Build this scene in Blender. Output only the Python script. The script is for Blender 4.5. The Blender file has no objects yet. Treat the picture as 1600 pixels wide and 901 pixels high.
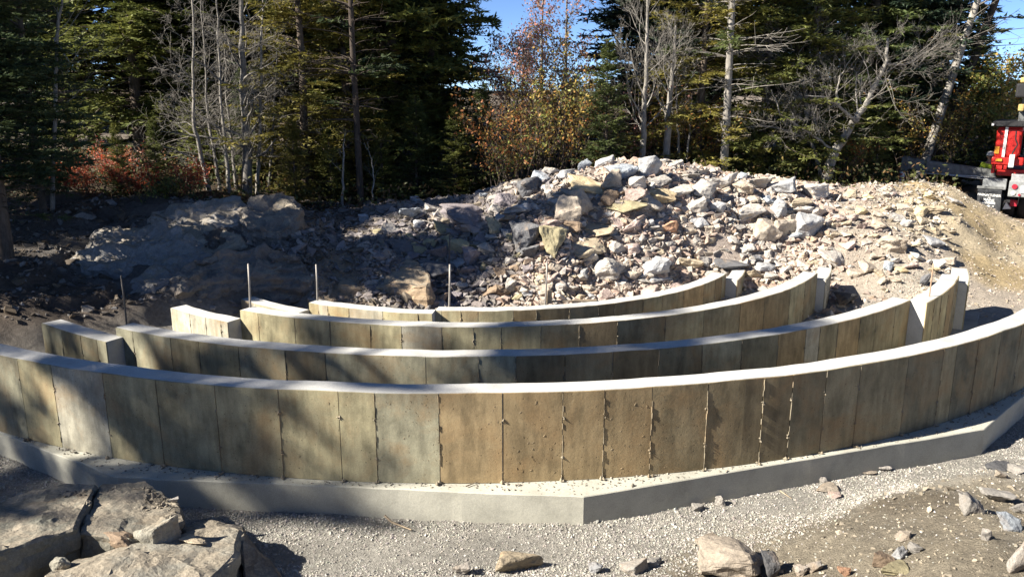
import bpy, bmesh, math, random
import numpy as np
from mathutils import Vector, Matrix, Euler, noise
random.seed(7); RN = np.random.RandomState(11)
S = bpy.context.scene
COL = S.collection
R_ = math.radians

# ------------------------------------------------------------------ camera, sky, sun, exposure
FPX, PITCH, CZ = 1256.0, R_(13.6), 3.9
cam = bpy.data.cameras.new('camera'); cam.sensor_width = 36; cam.lens = 36 * FPX / 1600
cam.clip_end = 1500; cam.clip_start = 0.05
co = bpy.data.objects.new('camera', cam); COL.objects.link(co)
co.location = (0, 0, CZ); co.rotation_euler = (R_(90) - PITCH, 0, 0); S.camera = co
SUN_AZ, SUN_EL = 18.0, 35.0           # light travels 18 deg off +x towards +y
tx, ty, tz = -math.cos(R_(SUN_AZ)) * math.cos(R_(SUN_EL)), -math.sin(R_(SUN_AZ)) * math.cos(R_(SUN_EL)), math.sin(R_(SUN_EL))
sun = bpy.data.lights.new('sun', 'SUN'); sun.energy = 5.0; sun.angle = R_(0.5); sun.color = (1, .93, .82)
so = bpy.data.objects.new('sun', sun); COL.objects.link(so)
so.rotation_euler = Vector((tx, ty, tz)).to_track_quat('Z', 'Y').to_euler(); so.location = (-20, -6, 20)
W = bpy.data.worlds.new('World'); S.world = W; W.use_nodes = True
wn = W.node_tree; bg = wn.nodes['Background']; sk = wn.nodes.new('ShaderNodeTexSky')
sk.sky_type = 'NISHITA'; sk.sun_disc = False; sk.sun_elevation = R_(SUN_EL); sk.sun_rotation = math.atan2(tx, ty)
sk.altitude = 2500; sk.air_density = 0.5; sk.dust_density = 0.0; sk.ozone_density = 4.0
wn.links.new(sk.outputs[0], bg.inputs[0]); bg.inputs[1].default_value = 0.066
S.view_settings.view_transform = 'Standard'; S.view_settings.look = 'None'
S.view_settings.exposure = 1.62; S.view_settings.gamma = 1; S.view_settings.use_curve_mapping = False

# ------------------------------------------------------------------ picture <-> place
def ray(u, v):
    x = (u - 800) / FPX; y = -(v - 450.5) / FPX
    return np.array([x, math.cos(PITCH) + y * math.sin(PITCH), -math.sin(PITCH) + y * math.cos(PITCH)])
def pz(u, v, z):
    d = ray(u, v); t = (z - CZ) / d[2]; return np.array([d[0] * t, d[1] * t, z])
def pd(u, v, y):
    d = ray(u, v); t = y / d[1]; return np.array([d[0] * t, y, CZ + d[2] * t])
def depth(p): return p[1] * math.cos(PITCH) - (p[2] - CZ) * math.sin(PITCH)
C0 = np.array([-.6, 18.05])                     # centre of the concentric walls
def polar(p): return math.hypot(p[0] - C0[0], p[1] - C0[1]), math.degrees(math.atan2(p[0] - C0[0], C0[1] - p[1]))
def pol(R, a, z=0): a = R_(a); return (C0[0] + R * math.sin(a), C0[1] - R * math.cos(a), z)

# ------------------------------------------------------------------ noise
def _h(ix, iy, s):
    n = (ix.astype(np.int64) * 374761393 + iy.astype(np.int64) * 668265263 + s * 144269) & 0x7fffffff
    n = ((n ^ (n >> 13)) * 1274126177) & 0x7fffffff
    return ((n ^ (n >> 16)) & 0xffff) / 65535.0
def vn(x, y, s=0):
    ix = np.floor(x); iy = np.floor(y); fx = x - ix; fy = y - iy
    fx = fx * fx * (3 - 2 * fx); fy = fy * fy * (3 - 2 * fy)
    a = _h(ix, iy, s); b = _h(ix + 1, iy, s); c = _h(ix, iy + 1, s); d = _h(ix + 1, iy + 1, s)
    return (a + (b - a) * fx) * (1 - fy) + (c + (d - c) * fx) * fy
def fbm(x, y, s=0, o=4):
    r = 0; a = .5
    for k in range(o): r = r + a * (vn(x, y, s + k) - .5) * 2; x = x * 2.03; y = y * 2.03; a *= .5
    return r
def sst(a, b, x): t = np.clip((x - a) / (b - a), 0, 1); return t * t * (3 - 2 * t)

# ------------------------------------------------------------------ object helpers
def props(o, label=None, cat=None, group=None, kind=None):
    for k, v in (('label', label), ('category', cat), ('group', group), ('kind', kind)):
        if v: o[k] = v
    return o
def link(name, data, parent=None, mat=None, **k):
    o = bpy.data.objects.new(name, data); COL.objects.link(o)
    if parent is not None: o.parent = parent
    if mat is not None and data is not None and not data.materials: data.materials.append(mat)
    return props(o, **k)
def thing(name, label, cat, loc=(0, 0, 0), rz=0, group=None):
    o = bpy.data.objects.new(name, None); COL.objects.link(o); o.location = loc; o.rotation_euler = (0, 0, rz)
    o.empty_display_size = .1
    return props(o, label, cat, group)
def tri_mesh(name, v, f, col=None, smooth=False):
    v = np.asarray(v, np.float32); f = np.asarray(f, np.int32); n = f.shape[1]
    me = bpy.data.meshes.new(name); me.vertices.add(len(v)); me.vertices.foreach_set('co', v.ravel())
    me.loops.add(f.size); me.loops.foreach_set('vertex_index', f.ravel())
    me.polygons.add(len(f)); me.polygons.foreach_set('loop_start', np.arange(0, f.size, n, dtype=np.int32))
    me.polygons.foreach_set('loop_total', np.full(len(f), n, np.int32))
    me.polygons.foreach_set('use_smooth', np.full(len(f), smooth, bool))
    if col is not None:
        a = me.color_attributes.new('tint', 'FLOAT_COLOR', 'POINT'); c = np.ones((len(v), 4), np.float32); c[:, :3] = col
        a.data.foreach_set('color', c.ravel())
    me.update(calc_edges=True); me.validate(); return me
def bm_mesh(name, bm, smooth=False):
    me = bpy.data.meshes.new(name); bm.to_mesh(me); bm.free()
    if smooth: me.polygons.foreach_set('use_smooth', np.ones(len(me.polygons), bool))
    return me
def box(bm, x0, x1, y0, y1, z0, z1, M=None, bev=0):
    r = bmesh.ops.create_cube(bm, size=1); vs = r['verts']
    for v in vs: v.co = Vector((x0 + (v.co.x + .5) * (x1 - x0), y0 + (v.co.y + .5) * (y1 - y0), z0 + (v.co.z + .5) * (z1 - z0)))
    if bev:
        es = list({e for v in vs for e in v.link_edges})
        r2 = bmesh.ops.bevel(bm, geom=es, offset=bev, segments=2, affect='EDGES', profile=.5)
        vs = list({v for f in r2['faces'] for v in f.verts} | {v for v in vs if v.is_valid})
    if M is not None: bmesh.ops.transform(bm, matrix=M, verts=vs)
    return vs
def tubes(chains, n=5):
    """chains: list of (points Nx3, radii N) -> verts, quad faces"""
    V = []; Fc = []; base = 0
    for P, Rr in chains:
        P = np.asarray(P, float); m = len(P)
        T = np.gradient(P, axis=0); T /= np.linalg.norm(T, axis=1)[:, None] + 1e-9
        up = np.array([0, 0, 1.]) if abs(T[0][2]) < .8 else np.array([1., 0, 0])
        A = np.cross(T, up); A /= np.linalg.norm(A, axis=1)[:, None] + 1e-9; B = np.cross(T, A)
        an = np.arange(n) * 2 * np.pi / n
        ring = P[:, None, :] + np.asarray(Rr)[:, None, None] * (A[:, None, :] * np.cos(an)[None, :, None] + B[:, None, :] * np.sin(an)[None, :, None])
        V.append(ring.reshape(-1, 3))
        i = np.arange(m - 1)[:, None] * n; k = np.arange(n)[None, :]; k2 = (k + 1) % n
        q = np.stack([i + k, i + k2, i + n + k2, i + n + k], -1).reshape(-1, 4) + base
        Fc.append(q); base += m * n
    return np.concatenate(V), np.concatenate(Fc)

# ------------------------------------------------------------------ materials
def mat(name, rough=.85):
    m = bpy.data.materials.new(name); m.use_nodes = True; nt = m.node_tree
    b = nt.nodes['Principled BSDF']; b.inputs['Roughness'].default_value = rough
    b.inputs['Specular IOR Level'].default_value = .25
    return m, nt, b
def N(nt, t, **k):
    n = nt.nodes.new(t)
    for a, v in k.items():
        if a in n.inputs.keys() if isinstance(a, str) else False: n.inputs[a].default_value = v
        else: setattr(n, a, v)
    return n
def nz(nt, scale, detail=5, rough=.6, vec=None, dist=0):
    n = nt.nodes.new('ShaderNodeTexNoise'); n.inputs['Scale'].default_value = scale; n.inputs['Detail'].default_value = detail
    n.inputs['Roughness'].default_value = rough; n.inputs['Distortion'].default_value = dist
    if vec is not None: nt.links.new(vec, n.inputs['Vector'])
    return n.outputs['Fac']
def ramp(nt, fac, stops):
    r = nt.nodes.new('ShaderNodeValToRGB'); e = r.color_ramp.elements
    while len(e) < len(stops): e.new(.5)
    for x, (p, c) in zip(e, stops): x.position = p; x.color = (*c, 1) if len(c) == 3 else c
    nt.links.new(fac, r.inputs[0]); return r.outputs[0]
def mul(nt, a, b, fac=1, mode='MULTIPLY'):
    m = nt.nodes.new('ShaderNodeMix'); m.data_type = 'RGBA'; m.blend_type = mode
    if isinstance(fac, (int, float)): m.inputs['Factor'].default_value = fac
    else: nt.links.new(fac, m.inputs['Factor'])
    for s, i in ((a, 6), (b, 7)):
        if isinstance(s, tuple): m.inputs[i].default_value = (*s, 1)
        else: nt.links.new(s, m.inputs[i])
    return m.outputs[2]
def bump(nt, b, h, strength=.5, dist=.02, prev=None):
    n = nt.nodes.new('ShaderNodeBump'); n.inputs['Strength'].default_value = strength; n.inputs['Distance'].default_value = dist
    nt.links.new(h, n.inputs['Height'])
    if prev is not None: nt.links.new(prev, n.inputs['Normal'])
    nt.links.new(n.outputs[0], b.inputs['Normal']); return n.outputs[0]
def g(v): return (v, v, v)
def objcol(nt): return nt.nodes.new('ShaderNodeObjectInfo').outputs['Color']
def wpos(nt): return nt.nodes.new('ShaderNodeNewGeometry').outputs['Position']
def opos(nt): return nt.nodes.new('ShaderNodeTexCoord').outputs['Object']
def plain(name, c, rough=.6, metal=0, var=.25, scale=9):
    m, nt, b = mat(name, rough); b.inputs['Metallic'].default_value = metal
    n = nz(nt, scale, 5, .65, opos(nt))
    nt.links.new(mul(nt, c, ramp(nt, n, [(.3, g(1 - var)), (.7, g(1 + var * .6))])), b.inputs['Base Color']); return m

def concrete(name, panel):
    m, nt, b = mat(name, .9); P = wpos(nt)
    mp = nt.nodes.new('ShaderNodeMapping'); mp.inputs['Scale'].default_value = (1, 1, .22); nt.links.new(P, mp.inputs[0])
    c = objcol(nt)
    blot = nz(nt, 2.6, 6, .62, P); streak = nz(nt, 11, 5, .6, mp.outputs[0]); fine = nz(nt, 90, 3, .7, P)
    c = mul(nt, c, ramp(nt, blot, [(.3, g(.58)), (.5, g(.95)), (.7, g(1.2))]) if panel else ramp(nt, blot, [(.28, g(.74)), (.5, g(.98)), (.7, g(1.1))]))
    if panel:
        c = mul(nt, c, ramp(nt, streak, [(.32, g(.70)), (.62, g(1.12))]))
        rust = ramp(nt, nz(nt, 1.7, 5, .65, P, .6), [(.48, g(0)), (.68, g(.62))])
        c = mul(nt, c, (.30, .20, .10), rust, 'MIX')
    c = mul(nt, c, ramp(nt, fine, [(.3, g(.84)), (.7, g(1.12))]))
    v = nt.nodes.new('ShaderNodeTexVoronoi'); v.inputs['Scale'].default_value = 20 if panel else 40; nt.links.new(P, v.inputs['Vector'])
    pit = ramp(nt, v.outputs['Distance'], [(.05, g(0)), (.13, g(1))])
    msk = ramp(nt, nz(nt, 5, 3, .6, P), [(.44, g(1)), (.54, g(0))])
    pit = mul(nt, pit, msk, 1, 'LIGHTEN')
    c = mul(nt, c, pit, .75 if panel else .2)
    nt.links.new(c, b.inputs['Base Color'])
    n1 = bump(nt, b, pit, .6 if panel else .25, .006)
    bump(nt, b, nz(nt, 30, 6, .7, P), .35, .008, n1)
    return m
M_panel = concrete('formed_concrete', True); M_top = concrete('troweled_concrete', False)

def rockmat(name, dusty=False):
    m, nt, b = mat(name, .88); P = opos(nt); c = objcol(nt); Wp = wpos(nt)
    a = nz(nt, 3.2, 8, .68, Wp, .5); f = nz(nt, 38, 4, .7, Wp); s = nz(nt, 120, 2, .6, Wp)
    c = mul(nt, c, ramp(nt, a, [(.27, g(.62)), (.5, g(.98)), (.75, g(1.25))]))
    c = mul(nt, c, ramp(nt, f, [(.3, g(.75)), (.7, g(1.15))]))
    c = mul(nt, c, ramp(nt, s, [(.35, g(.86)), (.65, g(1.1))]))
    st = ramp(nt, nz(nt, 1.9, 4, .6, Wp, .8), [(.56, g(0)), (.72, g(.5))])
    c = mul(nt, c, (.34, .23, .13), st, 'MIX')
    if dusty:
        up = nt.nodes.new('ShaderNodeSeparateXYZ'); nt.links.new(nt.nodes.new('ShaderNodeNewGeometry').outputs['True Normal'], up.inputs[0])
        dn = ramp(nt, nz(nt, 4.5, 6, .7, Wp), [(.38, g(0)), (.56, g(1))])
        dm = nt.nodes.new('ShaderNodeMath'); dm.operation = 'MULTIPLY'
        u2 = ramp(nt, up.outputs[2], [(.6, g(0)), (.85, g(1))]); nt.links.new(u2, dm.inputs[0]); nt.links.new(dn, dm.inputs[1])
        c = mul(nt, c, mul(nt, (.30, .26, .20), ramp(nt, f, [(.3, g(.5)), (.7, g(1.15))])), dm.outputs[0], 'MIX')
    nt.links.new(c, b.inputs['Base Color'])
    n1 = bump(nt, b, a, .7, .06); bump(nt, b, f, .55, .015, n1); return m
M_rock = rockmat('broken_rock'); M_ledge = rockmat('ledge_rock', True)

def tintmat(name, rough=.9, scale=30, bs=.5, bd=.012):
    m, nt, b = mat(name, rough); a = nt.nodes.new('ShaderNodeAttribute'); a.attribute_name = 'tint'
    Wp = wpos(nt); f = nz(nt, scale, 6, .7, Wp); l = nz(nt, 1.3, 6, .65, Wp)
    c = mul(nt, a.outputs['Color'], ramp(nt, f, [(.28, g(.6)), (.72, g(1.25))]))
    c = mul(nt, c, ramp(nt, l, [(.3, g(.82)), (.7, g(1.14))]))
    nt.links.new(c, b.inputs['Base Color']); n1 = bump(nt, b, f, bs, bd); bump(nt, b, nz(nt, scale * 4, 4, .7, Wp), bs, bd * .4, n1); return m
M_ground = tintmat('earth', .95, 14, .8, .05); M_stone = tintmat('loose_stone', .9, 25, .5, .012)
M_peb = tintmat('gravel_stone', .9, 60, .2, .004)

def leafmat(name, attr=False, trans=.3):
    m, nt, b = mat(name, .6); b.inputs['Specular IOR Level'].default_value = .35
    if attr: a = nt.nodes.new('ShaderNodeAttribute'); a.attribute_name = 'tint'; c = a.outputs['Color']
    else: c = objcol(nt)
    l = nz(nt, 1.7, 4, .6, wpos(nt)); f = nz(nt, 17, 3, .6, wpos(nt))
    c = mul(nt, c, ramp(nt, l, [(.3, (.62, .7, .7)), (.5, (1, 1, 1)), (.72, (1.4, 1.25, .95))]))
    c = mul(nt, c, ramp(nt, f, [(.3, g(.65)), (.7, g(1.3))]))
    nt.links.new(c, b.inputs['Base Color'])
    t = nt.nodes.new('ShaderNodeBsdfTranslucent'); nt.links.new(c, t.inputs[0])
    mx = nt.nodes.new('ShaderNodeMixShader'); mx.inputs[0].default_value = trans
    nt.links.new(b.outputs[0], mx.inputs[1]); nt.links.new(t.outputs[0], mx.inputs[2])
    nt.links.new(mx.outputs[0], nt.nodes['Material Output'].inputs[0]); return m
M_needle = leafmat('conifer_needles', False, .32); M_leaf = leafmat('autumn_leaves', True, .38)
def barkmat():
    m, nt, b = mat('bark', .95); P = wpos(nt)
    mp = nt.nodes.new('ShaderNodeMapping'); mp.inputs['Scale'].default_value = (1, 1, .3); nt.links.new(P, mp.inputs[0])
    f = nz(nt, 22, 5, .7, mp.outputs[0]); l = nz(nt, 2.5, 4, .6, P)
    c = mul(nt, objcol(nt), ramp(nt, f, [(.3, g(.5)), (.7, g(1.25))])); c = mul(nt, c, ramp(nt, l, [(.3, g(.7)), (.7, g(1.2))]))
    nt.links.new(c, b.inputs['Base Color']); bump(nt, b, f, .7, .02); return m
M_bark = barkmat()

# ------------------------------------------------------------------ the ground: heights and earth colours through surveyed points
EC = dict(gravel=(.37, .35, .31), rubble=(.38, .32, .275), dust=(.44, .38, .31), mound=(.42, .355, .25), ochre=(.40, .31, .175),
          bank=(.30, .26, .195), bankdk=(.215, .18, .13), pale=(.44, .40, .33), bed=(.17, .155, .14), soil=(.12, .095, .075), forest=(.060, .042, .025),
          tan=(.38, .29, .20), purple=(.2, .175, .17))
CP = []
def cz(u, v, z, c): p = pz(u, v, z); CP.append((p[0], p[1], z, c))
def cd(u, v, y, c): p = pd(u, v, y); CP.append((p[0], p[1], p[2], c))
def cw(x, y, z, c): CP.append((x, y, z, c))
for a in ((560, 345, 18, 'soil'), (640, 325, 18, 'purple'), (720, 325, 18, 'purple'), (800, 296, 18.5, 'rubble'), (850, 276, 18.5, 'rubble'), (900, 270, 19, 'rubble'),
          (950, 259, 19, 'rubble'), (1020, 257, 19, 'rubble'), (1100, 266, 19, 'rubble'), (1200, 282, 19.5, 'dust'), (1290, 294, 19.5, 'dust'), (1350, 299, 19.5, 'dust'),
          (1420, 292, 20, 'ochre'), (1480, 291, 20.3, 'mound'), (1530, 318, 20, 'mound'), (1600, 347, 21.5, 'tan'), (1560, 345, 21.5, 'mound'), (1660, 350, 22, 'tan')): cd(*a)
for u, v, z, c in ((700, 472, .05, 'purple'), (800, 474, .02, 'rubble'), (900, 468, .03, 'rubble'), (1000, 462, .03, 'rubble'), (1090, 450, .05, 'dust'), (1190, 465, .02, 'gravel'),
                   (640, 400, .75, 'purple'), (760, 380, .95, 'purple'), (700, 360, 1.1, 'purple'), (850, 370, 1.15, 'rubble'), (930, 350, 1.25, 'rubble'), (1020, 350, 1.25, 'rubble'),
                   (880, 310, 1.75, 'rubble'), (1000, 300, 1.9, 'rubble'), (1100, 330, 1.45, 'rubble'), (1200, 340, 1.25, 'dust'), (1100, 400, .6, 'rubble'), (1220, 420, .35, 'dust'),
                   (1300, 350, 1.15, 'dust'), (1300, 420, .4, 'dust'), (1340, 470, .03, 'dust'), (1390, 440, .33, 'pale'), (1420, 330, 1.35, 'mound'), (1420, 390, .75, 'dust'),
                   (1480, 420, .42, 'dust'), (1500, 350, 1.1, 'mound'), (1550, 370, .75, 'ochre'), (1570, 430, .22, 'ochre'), (1500, 380, .7, 'mound'), (1590, 400, .4, 'mound'), (1545, 480, .05, 'dust'), (1600, 470, .02, 'dust'),
                   (530, 440, .45, 'tan'), (650, 440, .45, 'tan')): cz(u, v, z, c)
for a in ((130, 400, 14.6, 'bed'), (200, 340, 16, 'bed'), (300, 325, 16.8, 'bed'), (400, 330, 16.6, 'bed'), (465, 355, 16, 'soil'), (470, 420, 14.4, 'soil'), (540, 370, 17, 'tan'), (600, 400, 15.3, 'purple'),
          (120, 470, 12.6, 'soil'), (300, 460, 13.2, 'bed'), (200, 420, 14, 'bed'), (400, 440, 14.2, 'soil'), (40, 500, 11.6, 'soil'), (20, 420, 13, 'soil'), (60, 320, 17, 'soil'),
          (70, 300, 18.5, 'forest'), (340, 308, 19, 'forest'), (480, 325, 19.5, 'forest')): cd(*a)
for x, y, z, c in ((-3.5, 14.0, .1, 'soil'), (-4.9, 13.1, .3, 'soil'), (-5.6, 12.2, .2, 'soil'), (-6.7, 11.2, .2, 'soil'), (-1.2, 14.3, .02, 'purple'), (-2.2, 14.1, .05, 'soil'),
                   (-8, 24, 1.7, 'forest'), (-2, 21.5, 1.0, 'forest'), (2, 22, 1.2, 'forest'), (6, 22.5, 1.1, 'forest'), (10, 24, .9, 'forest'), (14, 25, .7, 'tan'), (18, 22, .6, 'tan'), (22, 16, .3, 'dust'), (16, 14, .1, 'dust'), (11, 11.5, 0, 'gravel'), (9, 8.5, .1, 'bank'),
                   (-14, 16, 1.8, 'forest'), (-12, 8, 1.2, 'forest'), (-8.5, 8.4, .4, 'soil'), (-10, 3, 1.4, 'forest'), (-9, 12, 1.0, 'soil'), (-20, 5, 1.6, 'forest'), (-6.5, 7.2, .1, 'gravel'),
                   (-3, 27, 1.3, 'forest'), (8, 30, 1.2, 'forest'), (0, 60, 2.5, 'forest'), (-40, 40, 3, 'forest'), (40, 40, 2, 'forest'), (-60, 0, 2, 'forest'), (60, 5, 1, 'forest'), (0, 130, 4, 'forest'), (-70, 130, 5, 'forest'), (80, 130, 4, 'forest'),
                   (0, -8, 2.4, 'bank'), (-30, -10, 2, 'forest'), (40, -12, 2, 'bank')): cw(x, y, z, c)
for u, v, z, c in ((700, 850, 0, 'gravel'), (500, 890, 0, 'gravel'), (800, 901, .02, 'gravel'), (950, 860, 0, 'gravel'), (1100, 800, 0, 'gravel'), (1250, 770, 0, 'gravel'), (1400, 728, 0, 'gravel'), (1530, 705, 0, 'gravel'),
                   (1180, 838, .05, 'pale'), (1290, 800, .06, 'pale'), (1350, 790, .12, 'pale'), (1400, 757, .1, 'pale'), (1450, 735, .12, 'pale'), (1500, 745, .2, 'bank'), (1590, 725, .1, 'gravel'), (1450, 790, .27, 'bankdk'), (1380, 800, .2, 'bankdk'), (1330, 840, .27, 'bank'), (1230, 870, .2, 'bankdk'),
                   (1500, 860, .5, 'bank'), (1590, 800, .38, 'bank'), (1400, 901, .5, 'bank'), (1250, 901, .3, 'bank'), (1100, 895, .12, 'bank'), (1600, 901, .7, 'bank'), (20, 725, .05, 'gravel'), (300, 800, .02, 'gravel'), (420, 850, 0, 'gravel')): cz(u, v, z, c)
for x, y, z, c in ((0, 0, 2.25, 'bank'), (3, 2.5, 1.4, 'bank'), (1.2, 3.6, .8, 'bank'), (-1, 4.2, .35, 'gravel'), (-2.5, 3.0, .9, 'bank'), (-4.5, 5.2, .25, 'bank'), (-3.2, 5.6, .1, 'gravel'), (5, 4, .9, 'bank'), (8, 5, .8, 'bank')): cw(x, y, z, c)
cpx = np.array([[a[0], a[1]] for a in CP]); cpz = np.array([a[2] for a in CP]); cpc = np.array([EC[a[3]] for a in CP])
D = np.hypot(cpx[:, None, 0] - cpx[None, :, 0], cpx[:, None, 1] - cpx[None, :, 1])
A_ = np.zeros((len(CP) + 3,) * 2); A_[:len(CP), :len(CP)] = -D - np.eye(len(CP)) * .03
A_[:len(CP), -3] = 1; A_[:len(CP), -2:] = cpx; A_[-3, :len(CP)] = 1; A_[-2:, :len(CP)] = cpx.T
rb = np.linalg.solve(A_, np.concatenate([cpz, [0, 0, 0]]))
def pad_mask(x, y):
    r = np.hypot(x - C0[0], y - C0[1]); a = np.degrees(np.arctan2(x - C0[0], C0[1] - y))
    return sst(4.6, 5.2, r) * (1 - sst(11.3, 11.9, r)) * sst(-48, -42, a) * (1 - sst(64, 72, a))
def gheight(x, y, detail=True):
    x = np.asarray(x, float); y = np.asarray(y, float); sh = x.shape; x = x.ravel(); y = y.ravel(); z = np.zeros(len(x))
    for i in range(0, len(x), 20000):
        s = slice(i, i + 20000)
        d = np.hypot(x[s, None] - cpx[None, :, 0], y[s, None] - cpx[None, :, 1])
        z[s] = -d @ rb[:len(CP)] + rb[-3] + x[s] * rb[-2] + y[s] * rb[-1]
    z = np.clip(z, -.3, 6)
    pm = pad_mask(x, y); rough = np.clip((z - .02) / .35, 0, 1)
    rough = np.maximum(rough, sst(3.0, -.5, y) * 0)
    if detail:
        z = z + rough * (fbm(x * 1.1, y * 1.1, 3) * .16 + fbm(x * 5, y * 5, 9, 3) * .05)
        bl = sst(-3.2, -5, x) * sst(11.5, 13, y) * (1 - sst(17.5, 19, y))           # jointed bedrock on the left
        t = z * 3.2 + fbm(x * .7, y * .7, 40, 3) * 1.2
        z = z + bl * ((np.floor(t) + sst(.55, 1., t - np.floor(t)) - t) / 3.2 * .8 + fbm(x * 3, y * 3, 50, 4) * .07)
    z = z * (1 - pm) + pm * (0.0 + (fbm(x * 1.6, y * 1.6, 77, 4) * .04 if detail else 0))
    return z.reshape(sh)
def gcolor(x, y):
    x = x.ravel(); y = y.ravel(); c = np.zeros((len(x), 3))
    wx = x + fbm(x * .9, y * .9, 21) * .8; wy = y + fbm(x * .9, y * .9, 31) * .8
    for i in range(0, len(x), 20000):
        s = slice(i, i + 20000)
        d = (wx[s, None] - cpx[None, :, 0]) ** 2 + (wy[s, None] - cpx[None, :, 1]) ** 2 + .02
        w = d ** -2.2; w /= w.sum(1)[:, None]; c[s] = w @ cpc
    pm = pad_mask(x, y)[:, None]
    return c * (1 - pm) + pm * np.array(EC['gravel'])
def lines(a, b, n, lo, hi, gro):
    core = list(np.linspace(a, b, n)); st = (b - a) / (n - 1); l = []; p = a; s = st
    while p > lo: s *= gro; p -= s; l.append(p)
    r = []; p = b; s = st
    while p < hi: s *= gro; p += s; r.append(p)
    return np.array(l[::-1] + core + r)
gx = lines(-11, 14.5, 340, -150, 170, 1.22); gy = lines(3.2, 22.5, 275, -60, 320, 1.22)
X, Y = np.meshgrid(gx, gy); Z = gheight(X, Y); Z = np.where((np.abs(X) > 90) | (Y > 150), 4.0, Z)
nx, ny = len(gx), len(gy)
i = (np.arange(ny - 1)[:, None] * nx + np.arange(nx - 1)[None, :]).ravel()
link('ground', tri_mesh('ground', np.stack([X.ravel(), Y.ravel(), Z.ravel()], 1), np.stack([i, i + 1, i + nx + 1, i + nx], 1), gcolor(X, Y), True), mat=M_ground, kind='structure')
def zat(x, y): return float(gheight(np.array([x]), np.array([y]))[0])
_ts = np.concatenate([np.linspace(3.5, 26, 480)])
def hit(u, v):
    """first point of the ground seen through picture point (u, v)"""
    d = ray(u, v); t = _ts / d[1]; P = d[None, :] * t[:, None]; P[:, 2] += CZ
    h = gheight(P[:, 0], P[:, 1]); k = np.argmax(P[:, 2] < h)
    if P[k, 2] >= h[k]: k = len(_ts) - 1
    return np.array([P[k, 0], P[k, 1], h[k]])

# ------------------------------------------------------------------ concrete walls
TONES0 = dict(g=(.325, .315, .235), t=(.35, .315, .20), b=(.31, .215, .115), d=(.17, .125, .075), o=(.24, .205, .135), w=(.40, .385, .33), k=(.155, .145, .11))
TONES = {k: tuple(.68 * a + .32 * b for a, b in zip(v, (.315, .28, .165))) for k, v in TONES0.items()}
def arc_strip(R0, R1, a0, a1, z0, z1, step=1.6):
    n = max(2, int(abs(a1 - a0) / step) + 1); A = np.linspace(a0, a1, n); bm = bmesh.new(); rings = []
    for a in A:
        q = float(fbm(np.array([a * .45 + R1 * 7]), np.array([R1 * 3.]), 61, 3)[0]) * .011; w = float(fbm(np.array([a * .8]), np.array([R1 * 9.]), 62, 3)[0]) * .006
        rings.append([bm.verts.new(pol(r, a, z)) for r, z in ((R0, z0), (R1, z0), (R1 + (w if z1 > .3 else 0), z1 + q), (R0 + w, z1 + q))])
    for p, q in zip(rings, rings[1:]):
        for k in range(4): bm.faces.new((p[k], q[k], q[(k + 1) % 4], p[(k + 1) % 4]))
    bm.faces.new(rings[0]); bm.faces.new(rings[-1][::-1]); bmesh.ops.recalc_face_normals(bm, faces=bm.faces); return bm
def seam_mesh(R, angs, z0, z1, rs):
    V = []; Fc = []
    def lump(c, s):
        b = len(V); dv = [(1, 0, 0), (-1, 0, 0), (0, 1, 0), (0, -1, 0), (0, 0, 1), (0, 0, -1)]
        for d in dv: V.append(tuple(np.array(c) + np.array(d) * s * rs.uniform(.6, 1.3, 3)))
        for f in ((0, 2, 4), (2, 1, 4), (1, 3, 4), (3, 0, 4), (2, 0, 5), (1, 2, 5), (3, 1, 5), (0, 3, 5)): Fc.append(tuple(b + q for q in f))
    for a in angs:
        m = 16; zz = np.linspace(z0 + .005, z1 - .02, m); wd = .006 / R * 57.3; off = rs.uniform(-.15, .15)
        keep = rs.rand() < .8
        for k in range(m - 1):
            if not keep or rs.rand() < .25: continue
            w = wd * rs.uniform(.5, 1.8); h = rs.uniform(.004, .014); o = (rs.rand() - .5) * wd; b = len(V)
            for z in (zz[k], zz[k + 1]): V.extend([pol(R - .012, a + o - w, z), pol(R + h, a + o, z), pol(R - .012, a + o + w, z)])
            for q in ((0, 1, 4), (0, 4, 3), (1, 2, 5), (1, 5, 4)): Fc.append(tuple(b + x for x in q))
        for fr in (.28, .72):
            if rs.rand() < .85:
                for _ in range(rs.randint(2, 5)):
                    lump(pol(R + .004, a + rs.uniform(-2.5, 2.5) * wd, z0 + (z1 - z0) * fr + rs.uniform(-.03, .03)), rs.uniform(.008, .019))
        for _ in range(rs.randint(1, 4)): lump(pol(R + rs.uniform(.01, .05), a + rs.uniform(-4, 4) * wd, z0 + .012), rs.uniform(.012, .03))
    return tri_mesh('seam', V, Fc)
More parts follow.
